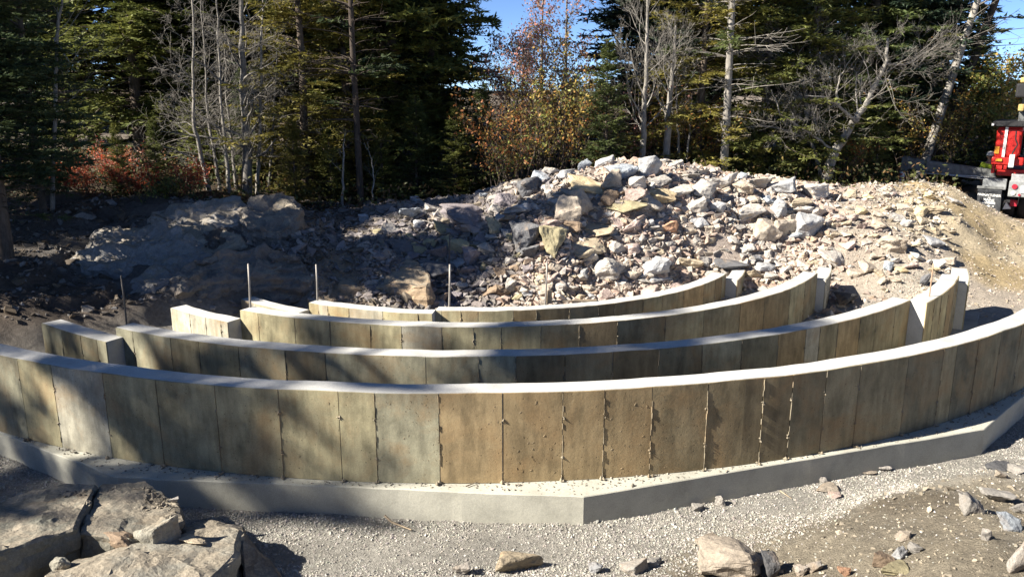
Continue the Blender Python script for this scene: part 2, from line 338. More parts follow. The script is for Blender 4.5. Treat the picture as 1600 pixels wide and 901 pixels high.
def wall(name, label, R, a0, a1, z0, z1, joints, tones, seed, th=.255, group='curved concrete tier walls', splash=()):
    """one cast wall: core with its trowelled top, form-panel faces with recessed joints, mortar seams"""
    rs = np.random.RandomState(seed); t = thing(name, label, 'wall', pol(R - th / 2, (a0 + a1) / 2, z0), group=group)
    inv = Matrix.Translation(-Vector(t.location))
    def add(nm, me, m, c):
        me.transform(inv); o = link(nm, me, t, m); o.color = (*c, 1); return o
    add('core', bm_mesh('core', arc_strip(R - th, R - .012, a0, a1, z0, z1, .8)), M_top, (.47, .465, .44))
    J = [a0] + sorted(j for j in joints if a0 + .4 < j < a1 - .4) + [a1]; gp = .0045 / R * 57.3
    for k, (p, q) in enumerate(zip(J, J[1:])):
        c = np.array(TONES[tones[k % len(tones)]]) * rs.uniform(.9, 1.1); pr = rs.uniform(0, .005)
        add('panel', bm_mesh('panel', arc_strip(R - .0125, R + pr, p + (gp if k else 0), q - gp, z0 + .002, z1 - .003, .8)), M_panel, c)
    if len(J) > 2:
        o = add('mortar_seam', seam_mesh(R, J[1:-1], z0, z1, rs), M_panel, (.26, .225, .165)); o['kind'] = 'stuff'
    for a_, b_, n_ in splash:
        V = []; Fc = []
        for _ in range(n_):
            a = rs.uniform(a_, b_); z = rs.uniform(z0 + .05, z1 - .06); ln = rs.uniform(.006, .045); tl = rs.uniform(-.9, .9); w = rs.uniform(.002, .005); b = len(V); da = ln * math.sin(tl) / R * 57.3; dw = w / R * 57.3
            for aa, zz, rr in ((a, z, R), (a + dw, z - w, R + .003), (a + da, z - ln * math.cos(tl), R), (a - dw, z - w * .5, R + .003), (a + da * .4, z - ln * .4, R + rs.uniform(.003, .007))): V.append(pol(rr, aa, zz))
            Fc += [(b, b + 1, b + 4), (b + 1, b + 2, b + 4), (b + 2, b + 3, b + 4), (b + 3, b, b + 4)]
        o = add('mortar_splash', tri_mesh('mortar_splash', V, Fc), M_panel, (.27, .215, .14)); o['kind'] = 'stuff'
    return t
def ang(us, vs, z): return [polar(pz(u, v, z))[1] for u, v in zip(us, vs)]
def rowfit(R, z):      # joints given by their picture x: find the angle on this arc
    A = np.linspace(-60, 78, 2000); P = np.array([pol(R, a, z) for a in A])
    dep = P[:, 1] * math.cos(PITCH) - (P[:, 2] - CZ) * math.sin(PITCH); return A, 800 + FPX * P[:, 0] / dep
def jx(R, z, us): A, U = rowfit(R, z); return [float(np.interp(u, U, A)) for u in us]
Z1, Z2, Z3, Z4 = 1.2, .96, .72, .487; ZB1 = .295
J1 = jx(11.035, Z1, [-260, -190, -120, -55, 27, 80, 160, 243, 335, 434, 528, 585, 685, 785, 880, 945, 1020, 1107, 1195, 1240, 1292, 1345, 1420, 1475, 1497, 1530, 1565, 1597, 1640, 1700, 1760])
wall('terrace_wall', 'longest and nearest curved concrete wall, standing on the wide angular footing', 11.035, -46, 56, ZB1, Z1, J1, 'tgtgtwtttttgbbbbdddoookokokokdkod', 1, splash=((-4, 11, 190), (-30, -4, 60)))
J2 = jx(9.24, Z2, [207, 266, 310, 372, 445, 508, 665, 748, 806, 883, 958, 1030, 1098, 1160, 1217, 1260, 1282, 1310, 1345, 1370, 1400])
wall('terrace_wall', 'second curved concrete wall from the front, its top half in bluish tree shade', 9.24, -29.4, 44.3, -.02, Z2, J2, 'ggotgkgggdodkgkbwoboooko', 2)
J3 = jx(7.21, Z3, [403, 460, 515, 578, 627, 690, 740, 783, 845, 905, 965, 1040, 1100, 1157, 1195, 1235, 1258])
wall('terrace_wall', 'third curved concrete wall from the front, sunlit tan face', 7.21, -29.2, 59.2, -.02, Z3, J3, 'tttttwtttobotobdtobo', 3)
J4 = jx(5.5, Z4, [690, 720, 747, 802, 838, 890, 935, 960, 1005, 1035, 1068, 1100, 1118, 1128])
wall('terrace_wall', 'rearmost curved concrete wall at the foot of the rubble slope', 5.5, -6.7, 60.5, -.02, Z4, J4, 'gtotbdodotobod', 4)
G2 = 'short stepped end walls'
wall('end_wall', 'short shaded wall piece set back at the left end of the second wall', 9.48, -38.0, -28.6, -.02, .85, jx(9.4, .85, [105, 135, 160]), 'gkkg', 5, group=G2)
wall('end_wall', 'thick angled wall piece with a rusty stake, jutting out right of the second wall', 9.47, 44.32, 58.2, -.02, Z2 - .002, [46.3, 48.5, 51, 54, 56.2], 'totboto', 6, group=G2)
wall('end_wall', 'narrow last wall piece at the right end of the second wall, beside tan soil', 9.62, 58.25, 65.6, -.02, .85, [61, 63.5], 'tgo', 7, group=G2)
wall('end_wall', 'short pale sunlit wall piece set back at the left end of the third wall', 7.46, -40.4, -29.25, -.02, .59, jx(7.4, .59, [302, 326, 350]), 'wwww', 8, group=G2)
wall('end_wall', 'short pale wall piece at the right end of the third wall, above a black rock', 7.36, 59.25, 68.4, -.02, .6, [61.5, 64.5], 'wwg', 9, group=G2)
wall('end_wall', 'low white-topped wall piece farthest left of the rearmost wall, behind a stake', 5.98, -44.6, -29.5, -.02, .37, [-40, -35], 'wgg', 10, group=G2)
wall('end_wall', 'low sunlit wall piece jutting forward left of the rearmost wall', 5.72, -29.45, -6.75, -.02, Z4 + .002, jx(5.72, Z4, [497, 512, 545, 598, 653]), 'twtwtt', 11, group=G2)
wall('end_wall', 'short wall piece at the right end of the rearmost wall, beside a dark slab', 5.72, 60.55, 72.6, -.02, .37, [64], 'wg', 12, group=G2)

# footings
def prism(name, pts_out, pts_in, z0, z1):
    bm = bmesh.new(); n = len(pts_out); rings = []
    def lerp(ps, k=44):
        r = []
        for p, q in zip(ps, ps[1:]):
            for t in range(k): r.append(tuple(np.array(p) + (np.array(q) - np.array(p)) * t / k))
        return r + [tuple(ps[-1])]
    O = lerp(pts_out); I = lerp(pts_in)
    jr = np.random.RandomState(6)
    for n_, (o, q) in enumerate(zip(O, I)):
        j = fbm(np.array([n_ * .35]), np.array([z1]), 63, 3)[0] * .012; o = (o[0] + j + jr.normal(0, .0015), o[1] + j); rings.append([bm.verts.new((*q[:2], z0)), bm.verts.new((*o[:2], z0)), bm.verts.new((*o[:2], z1 + j * .6)), bm.verts.new((*q[:2], z1))])
    for p, q in zip(rings, rings[1:]):
        for k in range(4): bm.faces.new((p[k], q[k], q[(k + 1) % 4], p[(k + 1) % 4]))
    bm.faces.new(rings[0]); bm.faces.new(rings[-1][::-1]); bmesh.ops.recalc_face_normals(bm, faces=bm.faces)
    cuts = [e for e in bm.edges if len(e.link_faces) == 2 and e.calc_face_angle() > .6]
    bmesh.ops.bevel(bm, geom=cuts, offset=.008, segments=1, affect='EDGES'); return bm_mesh(name, bm)
FA = [-44, -16.5, 6.35, 30.9, 56]
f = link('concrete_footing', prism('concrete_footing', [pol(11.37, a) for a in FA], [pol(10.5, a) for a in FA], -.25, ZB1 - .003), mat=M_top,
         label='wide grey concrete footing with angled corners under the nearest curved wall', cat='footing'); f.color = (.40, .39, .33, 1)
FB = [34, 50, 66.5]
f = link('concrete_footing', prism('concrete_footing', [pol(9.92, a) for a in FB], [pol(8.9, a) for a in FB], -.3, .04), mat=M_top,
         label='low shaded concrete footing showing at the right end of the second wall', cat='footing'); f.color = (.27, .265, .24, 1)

# stakes and rods
def rod(name, label, u0, v0, u1, v1, z, r, c, m=None, dy=0):
    p = pz(u1, v1, z); q = pd(u0, v0, p[1] + dy); V, Fc = tubes([([np.array((0, 0, -.25)), np.zeros(3), (q - p) * .5 + np.array((.004, 0, 0)), q - p], [r, r, r, r * .95])], 8)
    o = link(name, tri_mesh(name, V, Fc, None, True), None, m or M_steel, label=label, cat='stake', group='thin stakes standing on the walls'); o.location = p
    bm = bmesh.new(); bm.from_mesh(o.data); bmesh.ops.holes_fill(bm, edges=bm.edges); bm.to_mesh(o.data); bm.free(); return o
M_steel = plain('weathered_steel', (.27, .25, .225), .55, .3, .3, 40); M_wood = plain('weathered_wood', (.30, .24, .17), .9, 0, .4, 12)
M_dark = plain('dark_steel', (.10, .09, .08), .6, .4, .4, 30)
rod('steel_stake', 'leaning dark stake at the left end of the second wall', 189, 430, 198, 505, Z2, .012, 0, M_dark)
rod('steel_stake', 'bright upright stake at the left end of the third wall', 388, 412, 391, 480, Z3, .017, 0)
rod('steel_stake', 'bright upright stake on the low wall piece beside the soil ledge', 494, 413, 496, 470, Z4, .016, 0)
rod('steel_stake', 'half dark, half bright stake in front of the shaded rubble', 703, 413, 702, 478, Z4, .018, 0)
rod('steel_stake', 'pale stake beside a short wooden post on the rearmost wall', 855, 408, 852, 474, Z4, .014, 0)
rod('steel_stake', 'thin rusty stake on the thick wall piece at the right', 1458, 412, 1452, 463, Z2, .010, 0, plain('rusty_steel', (.36, .24, .16), .8, 0, .3, 30))
rod('steel_stake', 'slender dark stake standing in the rubble behind the half bright stake', 703, 364, 701, 420, .55, .014, 0, M_dark)
bm = bmesh.new(); p = pz(858, 473, Z4); box(bm, -.035, .045, -.02, .02, -.01, .215, None, .004); box(bm, -.06, -.037, -.012, .012, .0, .16)
link('wooden_post', bm_mesh('wooden_post', bm), None, M_wood, label='short square wooden post on top of the rearmost wall', cat='post').location = p
bm = bmesh.new(); box(bm, -.55, .3, -.02, .02, .002, .03, Matrix.Rotation(R_(6), 4, 'Z'), .003)
link('wood_strip', bm_mesh('wood_strip', bm), None, M_wood, label='thin wooden strip lying along the top of the rearmost wall', cat='strip').location = pz(905, 471, Z4)

# ------------------------------------------------------------------ rocks
def rock_mesh(name, seed, cuts=3, npts=13, rough=.07, flat=1.0):
    """angular broken rock: hull of a few points, edges chipped, faces roughened; fits a unit box"""
    rs = np.random.RandomState(seed); bm = bmesh.new()
    for k in range(npts):
        p = rs.uniform(-1, 1, 3); p /= np.max(np.abs(p)) ** rs.uniform(.75, 1.0) + 1e-6; p *= rs.uniform(.78, 1.0)
        bm.verts.new(p)
    r = bmesh.ops.convex_hull(bm, input=bm.verts)
    bmesh.ops.delete(bm, geom=[v for v in bm.verts if not v.link_faces], context='VERTS')
    bmesh.ops.dissolve_limit(bm, angle_limit=R_(14), verts=bm.verts, edges=bm.edges)
    bmesh.ops.bevel(bm, geom=list(bm.edges), offset=.05, segments=1, affect='EDGES', clamp_overlap=True)
    bmesh.ops.triangulate(bm, faces=bm.faces)
    for _ in range(cuts):
        L = [e for e in bm.edges if e.calc_length() > .26]
        if L: bmesh.ops.subdivide_edges(bm, edges=L, cuts=1); bmesh.ops.triangulate(bm, faces=bm.faces)
    o = Vector(rs.uniform(-50, 50, 3)); bm.normal_update()
    for v in bm.verts:
        d = noise.fractal(v.co * 1.7 + o, 1.0, 2.0, 4) * rough * 1.6 + noise.noise(v.co * 5 + o) * rough * .6
        v.co += v.normal * d
    c = np.array([v.co for v in bm.verts]); lo, hi = c.min(0), c.max(0)
    for v in bm.verts: v.co = Vector(((v.co[k] - (lo[k] + hi[k]) / 2) / (hi[k] - lo[k]) for k in range(3)))
    return bm_mesh(name, bm)
PROTO = [rock_mesh('rock', 100 + k) for k in range(16)]
SMALLP = [rock_mesh('stone', 300 + k, 0, 9, .03) for k in range(10)]
for m in PROTO + SMALLP: m.materials.append(M_rock)
RC = dict(g=(.36, .36, .36), lg=(.375, .35, .315), w=(.45, .415, .37), bl=(.33, .36, .39), dk=(.135, .135, .14), bk=(.05, .05, .05), t=(.42, .35, .25), y=(.50, .41, .26),
          p=(.42, .33, .29), o=(.46, .27, .17), b=(.27, .20, .14), pu=(.22, .195, .20), m=(.33, .29, .18), m2=(.27, .255, .21), s=(.41, .35, .28))
def rock(u, v, w, h, c, label, k=None, rz=None, name='rock', grp='rocks of the rubble pile', dep=.85, tilt=12, sink=.06, dim=1, rs=np.random.RandomState(5), base=None):
    P = hit(u, v + h * .42) if base is None else pz(u, v + h * .42, base); d = depth(P)
    sw, shh = w * d / FPX, h * d / FPX
    o = bpy.data.objects.new(name, PROTO[rs.randint(len(PROTO)) if k is None else k]); COL.objects.link(o)
    sd = sw * dep
    o.scale = (sw * 1.04, sd, max(.03, shh * 1.02 - sd * .12) if shh > sd * .3 else max(.05, shh * .8))
    o.location = (P[0], P[1] + sd * .25, P[2] + o.scale.z * (.5 - sink))
    o.rotation_euler = (R_(rs.uniform(-tilt, tilt)), R_(rs.uniform(-tilt, tilt)), R_(rs.uniform(-28, 28) + 180 * rs.randint(2)) if rz is None else R_(rz))
    q = np.array(RC[c]) * rs.uniform(.9, 1.1) * dim; o.color = (*q, 1)
    return props(o, label, 'rock', grp)
H = [
 (916, 291, 58, 29, 'y', 'yellow-tan flat-topped slab jutting out near the crest of the pile'), (1017, 262, 32, 34, 'g', 'tall grey wedge-shaped block standing highest on the crest'),
 (972, 271, 42, 30, 'bl', 'blue-grey rounded boulder left of the tall grey wedge on the crest'), (994, 305, 28, 21, 'p', 'reddish pink block wedged under white rocks below the crest'),
 (981, 323, 54, 24, 'm', 'grooved greenish tan slab in the middle of the pile, under the pink block'), (952, 313, 28, 28, 'b', 'brown upright block under the yellow-tan slab'),
 (956, 284, 30, 32, 's', 'cream wedge between the yellow slab and the blue-grey boulder'), (997, 287, 26, 22, 'w', 'white pointed block below the tall grey wedge'),
 (1030, 286, 34, 20, 'w', 'flat white slab right of the tall grey wedge'), (1032, 306, 46, 22, 'y', 'broad tan block with a sloping top below the flat white slab'),
 (1061, 299, 38, 18, 'w', 'long white slab lying right of the broad tan block'), (1018, 322, 34, 24, 'lg', 'pale wedge with one deeply shaded side, in mid pile'),
 (902, 318, 38, 38, 's', 'large cream block under the left end of the yellow slab'), (945, 254, 28, 16, 'g', 'dull grey rock at the back of the crest, left of the blue-grey boulder'),
 (884, 274, 30, 16, 'g', 'low grey rock at the left shoulder of the crest'), (862, 378, 36, 44, 'm', 'tall boulder with a yellow-green stained face'),
 (911, 386, 66, 36, 't', 'wide flat-topped tan boulder in the lower pile'), (826, 372, 42, 46, 'dk', 'blackish upright boulder left of the stained one'),
 (830, 397, 28, 28, 'dk', 'square dark grey block leaning on the blackish boulder'), (934, 360, 52, 22, 't', 'long tan rock above the wide flat-topped boulder'),
 (892, 357, 28, 20, 'b', 'brown angular rock between two tan boulders'), (949, 423, 52, 36, 'lg', 'large pale grey flat rock low on the slope above the walls'),
 (1018, 421, 46, 30, 'g', 'grey rock with a dark right side low on the slope'), (1046, 357, 30, 22, 'o', 'salmon-orange squarish rock on the open slope'),
 (1033, 441, 34, 14, 'g', 'flat grey rock just behind the rearmost wall'), (965, 390, 24, 20, 'lg', 'pale rounded rock right of the wide tan boulder'),
 (992, 390, 26, 18, 'p', 'pinkish block lying in mid slope'), (922, 406, 24, 20, 'w', 'whitish rock directly under the wide tan boulder'),
 (885, 332, 42, 50, 's', 'large cream leaning block with half its face in shade'), (786, 459, 24, 20, 'b', 'brown block at the foot of the shaded rubble'),
 (1102, 295, 36, 28, 'lg', 'large pale slab tilted on the right crest'), (1121, 290, 26, 22, 'w', 'white block beside the large pale tilted slab'),
 (1137, 283, 30, 26, 'lg', 'pale angular block on the crest between white blocks'), (1161, 297, 30, 24, 's', 'cream block with a shaded right side on the crest'),
 (1189, 288, 38, 24, 'w', 'broad white rock with a dark notch on the crest'), (1231, 292, 46, 30, 'g', 'large grey pyramid-shaped boulder on the right crest'),
 (1274, 302, 32, 26, 'w', 'white boulder right of the grey pyramid boulder'), (1218, 328, 24, 32, 'g', 'dark-faced pointed rock standing below the grey pyramid boulder'),
 (1254, 328, 28, 13, 'w', 'small flat white rock under the right crest'), (1266, 356, 42, 40, 'g', 'large speckled grey oval slab on the right slope'),
 (1234, 361, 42, 34, 's', 'large cream rock left of the speckled oval slab'), (1200, 361, 38, 36, 's', 'rounded buff boulder half buried in rubble'),
 (1250, 317, 30, 15, 't', 'tan block between white rocks on the right crest'), (1246, 371, 24, 16, 'bl', 'blue-grey shaded rock under the large cream rock'),
 (1092, 352, 26, 16, 'g', 'flat-topped grey block alone on the pebbly slope'), (1089, 321, 30, 24, 'lg', 'pale grey block with a black shadowed side above the pebbles'),
 (726, 338, 78, 34, 'pu', 'very large rounded purple-grey boulder in shade under the trees'), (735, 359, 38, 20, 'p', 'pink slab in front of the purple-grey boulder'),
 (772, 355, 26, 26, 'y', 'pointed sandy rock right of the purple-grey boulder'), (737, 404, 24, 30, 'pu', 'upright grey rock in the shaded hollow'),
 (686, 399, 26, 26, 'pu', 'greyish blocky rock left of the dark stake'), (718, 387, 30, 28, 'm', 'layered greenish rock right of the dark stake'),
 (680, 424, 50, 28, 'dk', 'big dark rock next to the soil ledge'), (774, 453, 42, 16, 'b', 'long brown rock at the foot of the shaded hollow'),
 (724, 449, 20, 15, 'g', 'small light grey block beside the half bright stake'), (798, 450, 16, 26, 'lg', 'narrow pale upright rock left of the pale stake'),
 (604, 328, 28, 16, 'dk', 'dark flat rock under the forest edge'), (790, 316, 30, 24, 'pu', 'sun-flecked rock on the left flank of the pile'),
 (828, 294, 34, 30, 'dk', 'dark tilted rock at the left shoulder of the pile'), (845, 277, 26, 22, 'bl', 'blue-grey rock high on the left shoulder of the pile'),
 (624, 385, 42, 24, 'dk', 'dark rounded mass of rock in the shaded rubble'), (652, 315, 18, 16, 'g', 'small round grey rock against the dark trees'),
 (1439, 330, 22, 15, 'y', 'rounded yellow rock on the dirt mound'), (1464, 332, 20, 15, 't', 'tan block on the dirt mound right of the yellow rock'),
 (1420, 348, 20, 13, 'lg', 'pale grey rock under the yellow rock on the mound'), (1396, 383, 38, 28, 's', 'broad flat cream rock embedded in the right slope'),
 (1460, 379, 28, 17, 'g', 'grey ribbed rock lying on the mound above the thin rusty stake'), (1487, 409, 24, 17, 's', 'cream block behind the thick wall piece'),
 (1469, 414, 17, 17, 'lg', 'pale block just right of the thin rusty stake'), (1388, 418, 15, 16, 'bl', 'small blue-grey oval stone on bare sand'),
 (1444, 438, 11, 22, 'dk', 'small dark upright rock left of the thin rusty stake'),
 (1145, 413, 54, 17, 'dk', 'long dark slate-grey slab behind the end of the rearmost wall'), (1328, 470, 42, 22, 'bk', 'black rounded lump on the ground at the end of the third wall'),
]
for k, a in enumerate(H): rock(*a[:2], a[2] * 1.14, a[3] * 1.12, *a[4:], k=(k * 7) % 16)
FG = 'loose rocks in the foreground'
H2 = [
 (1150, 876, 118, 62, 's', 'biggest foreground boulder, cream white with a pointed left end', 3), (992, 886, 44, 26, 'lg', 'grey-white rock left of the cream foreground boulder', 5), (1022, 881, 28, 14, 'lg', 'low pale rock touching the cream foreground boulder', 6),
 (932, 888, 22, 18, 'g', 'small grey stone sunk in gravel at the bottom edge', 7), (811, 884, 66, 38, 't', 'rounded tan rock at the bottom edge on the gravel', 8), (721, 891, 28, 22, 'w', 'small white triangular rock at the bottom edge', 9),
 (1091, 795, 22, 14, 'lg', 'flat pale stone on gravel near the footing corner', 1), (1126, 785, 18, 20, 'w', 'upright white stone near the footing corner', 2), (1286, 751, 17, 14, 'w', 'small white stone against the dark footing face', 4), (1294, 764, 34, 13, 's', 'flat buff stone below the small white one by the footing', 6),
 (1382, 730, 32, 16, 'w', 'brightest stone against the dark footing face', 10), (1358, 739, 30, 10, 's', 'low buff stone left of the brightest stone by the footing', 11), (1305, 775, 18, 10, 'p', 'small pinkish stone on gravel below the footing', 12),
 (1521, 786, 42, 36, 'lg', 'pale greenish flat slab tilted on the dark bank', 13), (1562, 778, 48, 26, 'lg', 'wide pale flat slab right of the tilted one on the bank', 14), (1594, 797, 24, 22, 'lg', 'pale slab cut by the right edge of the picture', 15), (1581, 815, 38, 28, 'bl', 'grey squared stone on the bank at the right', 0),
 (1542, 835, 16, 22, 'w', 'white stone casting a sharp shadow on the bank', 1), (1414, 838, 26, 15, 's', 'buff block on the bank, uppermost of a small cluster', 2), (1430, 857, 26, 16, 'lg', 'light stone of the small cluster on the bank', 3), (1407, 864, 22, 24, 'g', 'grey upright stone with a dark right side in the small cluster', 4),
 (1380, 879, 34, 26, 'b', 'brown stone low in the small cluster on the bank', 5), (1401, 891, 40, 20, 'm', 'flat greenish stone at the bottom of the small cluster', 6), (1254, 893, 22, 20, 'w', 'whitish stone at the bottom edge right of the big boulder', 7), (1274, 889, 22, 18, 'lg', 'pale rounded stone at the bottom edge beside the whitish one', 8),
 (1320, 897, 20, 12, 'o', 'small orange stone at the bottom edge', 9), (1570, 730, 44, 12, 'dk', 'dark flat slab lying at the gravel edge on the right', 10), (1568, 741, 20, 13, 's', 'small buff stone under the dark flat slab', 11), (1592, 735, 26, 15, 'lg', 'pale stone right of the dark flat slab', 12), (1594, 870, 36, 66, 'w', 'pale whitish rock cut by the lower right corner', 13),
 (1205, 880, 26, 50, 'dk', 'dark narrow rock in the shadow right of the big cream boulder', 14), (1108, 846, 40, 14, 's', 'flat buff stone just behind the big cream boulder', 15),
]
for a in H2: rock(*a[:6], k=a[6], grp=FG, name='rock', dep=.8, tilt=8, dim=.64, sink=.2)

# the many smaller rocks of the pile
import re
rs = np.random.RandomState(21); cnt = 0; CN = dict(g='grey', lg='pale grey', w='whitish', bl='blue-grey', dk='dark', t='tan', y='yellowish', p='pinkish', b='brown', pu='purple-grey', m='greenish', s='cream')
ZL = {'a': ('pale broken rock, fist to head sized, loose on the sunlit rubble slope', ['lg', 'w', 's', 'p', 's', 'g', 'lg', 't', 'p']), 'b': ('dull grey rock lying in the shaded left part of the rubble', ['pu', 'g', 'dk', 'm', 'b', 'pu', 'lg']),
      'c': ('whitish angular rock packed along the crest of the pile', ['lg', 'w', 'g', 'lg', 's', 'w', 'bl']), 'd': ('small buff rock half sunk in the dirt mound on the right', ['s', 't', 's', 'lg', 'y', 'p'])}
def inpoly(u, v, P):
    c = False; n = len(P)
    for i in range(n):
        (x1, y1), (x2, y2) = P[i], P[i - 1]
        if (y1 > v) != (y2 > v) and u < (x2 - x1) * (v - y1) / (y2 - y1) + x1: c = not c
    return c
PA = [(560, 345), (720, 318), (850, 268), (1010, 248), (1200, 278), (1300, 300), (1330, 420), (1180, 440), (1000, 462), (690, 474), (660, 420), (590, 390)]
spots = [(a[0], a[1], max(a[2], a[3]) * .5) for a in H]
while cnt < 235:
    u, v = rs.uniform(560, 1580), rs.uniform(250, 474)
    if inpoly(u, v, PA): zone = 'c' if v < 268 + abs(u - 1020) * .16 + 28 else ('b' if u < 850 - (v - 330) * .2 else 'a')
    elif 1300 < u < 1500 and 300 < v < 440 and rs.rand() < .25: zone = 'd'; 
    else: continue
    if zone == 'a' and u > 1060 and rs.rand() < .7: continue
    s = rs.choice([13, 16, 19, 22, 26, 30, 36], p=[.2, .2, .2, .16, .12, .08, .04]) * (1.2 if zone == 'c' else .8 if zone == 'd' else 1)
    if any(math.hypot(u - a, v - b) < c * .6 + s * .45 for a, b, c in spots): continue
    spots.append((u, v, s * .5)); cs = ZL[zone][1]; cnt += 1; ck = cs[rs.randint(len(cs))]; ww, hh = s * rs.uniform(.9, 1.5), s * rs.uniform(.6, .95)
    hn = min(H, key=lambda a: abs(a[0] - u) + 1.4 * abs(a[1] - v)); du, dv = u - hn[0], v - hn[1]
    sd = ('right of' if du > 0 else 'left of') if abs(du) > 1.2 * abs(dv) else ('below' if dv > 0 else 'above'); fr = 'just ' if abs(du) + abs(dv) < 30 else ('well ' if abs(du) + abs(dv) > 62 else '')
    short = re.split(r' (?:jutting|standing|left|right|wedged|in|under|between|below|lying|with|at|leaning|above|low|on|just|beside|alone|behind|high|next|near|against|embedded|half|directly|below|tilted on)\b', hn[5])[0]
    lb = ' '.join(f"{'little' if s < 15 else 'small' if s < 21 else 'medium'} {CN[ck]} {'flat' if ww > 1.9 * hh else 'long' if ww > 1.5 * hh else 'blocky'} rock {fr}{sd} the {short}".split()[:16])
    rock(u, v, ww, hh, ck, lb, rs=rs, tilt=22, grp={'a': 'rocks loose on the slope', 'b': 'rocks in the shaded rubble', 'c': 'rocks along the crest', 'd': 'rocks in the dirt mound'}[zone], dep=.95)

# rubble, gravel: joined stones too many to count
def base_geo(ms):
    r = []
    for m in ms:
        v = np.array([q.co for q in m.vertices]); bm = bmesh.new(); bm.from_mesh(m); bmesh.ops.triangulate(bm, faces=bm.faces)
        r.append((v, np.array([[x.index for x in f.verts] for f in bm.faces]))); bm.free()
    return r
def rotm(n, rs):
    q = rs.normal(size=(n, 4)); q /= np.linalg.norm(q, axis=1)[:, None]; w, x, y, z = q.T
    return np.stack([np.stack([1 - 2 * (y * y + z * z), 2 * (x * y - z * w), 2 * (x * z + y * w)], 1), np.stack([2 * (x * y + z * w), 1 - 2 * (x * x + z * z), 2 * (y * z - x * w)], 1),
                     np.stack([2 * (x * z - y * w), 2 * (y * z + x * w), 1 - 2 * (x * x + y * y)], 1)], 1)
def scatter(name, P, s, cols, geos, rs, squash=.7):
    V = []; Fc = []; Cc = []; b = 0; pick = rs.randint(len(geos), size=len(P))
    for k, (gv, gf) in enumerate(geos):
        I = np.where(pick == k)[0]
        if not len(I): continue
        M = rotm(len(I), rs); sc = s[I][:, None, None] * np.stack([rs.uniform(.8, 1.25, len(I)), rs.uniform(.7, 1.05, len(I)), rs.uniform(.5, .8, len(I))], 1)[:, None, :]
        v = np.einsum('nij,nkj->nki', M, gv[None] * sc); v[:, :, 2] *= squash; v += P[I][:, None, :]
        V.append(v.reshape(-1, 3)); Fc.append((gf[None] + (np.arange(len(I)) * len(gv))[:, None, None]).reshape(-1, 3) + b); b += len(I) * len(gv)
        Cc.append(np.repeat(cols[I], len(gv), 0))
    return tri_mesh(name, np.concatenate(V), np.concatenate(Fc), np.concatenate(Cc))
def pebble_geo(seed):
    rs = np.random.RandomState(seed); v = np.array([(1, 0, 0), (-1, 0, 0), (0, 1, 0), (0, -1, 0), (0, 0, 1), (0, 0, -1)], float) * .5
    v = v + rs.uniform(-.14, .14, v.shape); return v, np.array([(0, 2, 4), (2, 1, 4), (1, 3, 4), (3, 0, 4), (2, 0, 5), (1, 2, 5), (3, 1, 5), (0, 3, 5)])
tinyg = [rock_mesh('tiny', 600 + k, 0, 8, 0) for k in range(8)]; TG = base_geo(tinyg)
for m in tinyg: bpy.data.meshes.remove(m)
PG = [pebble_geo(k) for k in range(8)]
def rubble():
    rs = np.random.RandomState(3); n = 78000
    x = rs.uniform(-6.5, 14, n); y = rs.uniform(12.8, 21.5, n); z0 = gheight(x, y)
    pr = np.stack([x, y, z0], 1); dep = y * math.cos(PITCH) - (z0 - CZ) * math.sin(PITCH); up = y * math.sin(PITCH) + (z0 - CZ) * math.cos(PITCH)
    u = 800 + FPX * x / dep; v = 450.5 - FPX * up / dep
    dens = np.zeros(n)
    dens = np.where((u > 570) & (u < 1330) & (v > 245), 1.5, dens); dens = np.where((u >= 1300) & (u < 1490), .32, dens); dens = np.where((u >= 1480) & (u < 1620), .12, dens)
    dens = np.where((u < 570) & (u > 420) & (v > 345), .35, dens); dens = np.where((u > 160) & (u <= 420) & (v > 330), .08, dens)
    bare = ((u - 1385) / 75) ** 2 + ((v - 440) / 26) ** 2 < 1; bare |= ((u - 1130) / 30) ** 2 + ((v - 395) / 32) ** 2 < 1; dens = np.where(bare, .1, dens)
    cl = fbm(x * 1.2, y * 1.2, 60, 3); dens *= np.clip(.75 + cl * 1.0, .2, 1.2)
    rr = np.hypot(x - C0[0], y - C0[1]); dens = np.where((rr < 10) & (rr > 5.05) & (z0 < .03), .12 * (u > 1000), dens)
    ok = (rs.rand(n) < dens) & (v < 500) & (u > 100); x, y, z0, u, v = x[ok], y[ok], z0[ok], u[ok], v[ok]
    s = np.clip(rs.lognormal(math.log(.090), .5, len(x)), .03, .25); s = np.where(u > 1320, np.minimum(s * .72, .16), s); s = np.where(u > 1490, s * .6, s)
    pal = np.array([(.42, .345, .29), (.46, .39, .33), (.41, .32, .265), (.46, .42, .37), (.37, .34, .31), (.45, .33, .265), (.49, .43, .355), (.38, .29, .215)])
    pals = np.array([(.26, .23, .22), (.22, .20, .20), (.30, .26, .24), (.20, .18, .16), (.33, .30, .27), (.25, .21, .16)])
    palm = np.array([(.43, .37, .30), (.40, .34, .26), (.46, .41, .34), (.38, .32, .24), (.44, .40, .35)])
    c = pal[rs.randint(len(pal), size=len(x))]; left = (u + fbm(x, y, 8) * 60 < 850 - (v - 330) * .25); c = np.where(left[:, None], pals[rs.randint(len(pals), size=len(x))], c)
    c = np.where((u + fbm(x, y, 18) * 60 > 1380)[:, None], palm[rs.randint(len(palm), size=len(x))], c); c = c * rs.uniform(.68, 1.05, (len(x), 1))
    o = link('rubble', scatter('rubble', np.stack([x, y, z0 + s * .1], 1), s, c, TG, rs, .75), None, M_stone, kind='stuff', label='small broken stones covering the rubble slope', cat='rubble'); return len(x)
print('rubble', rubble())
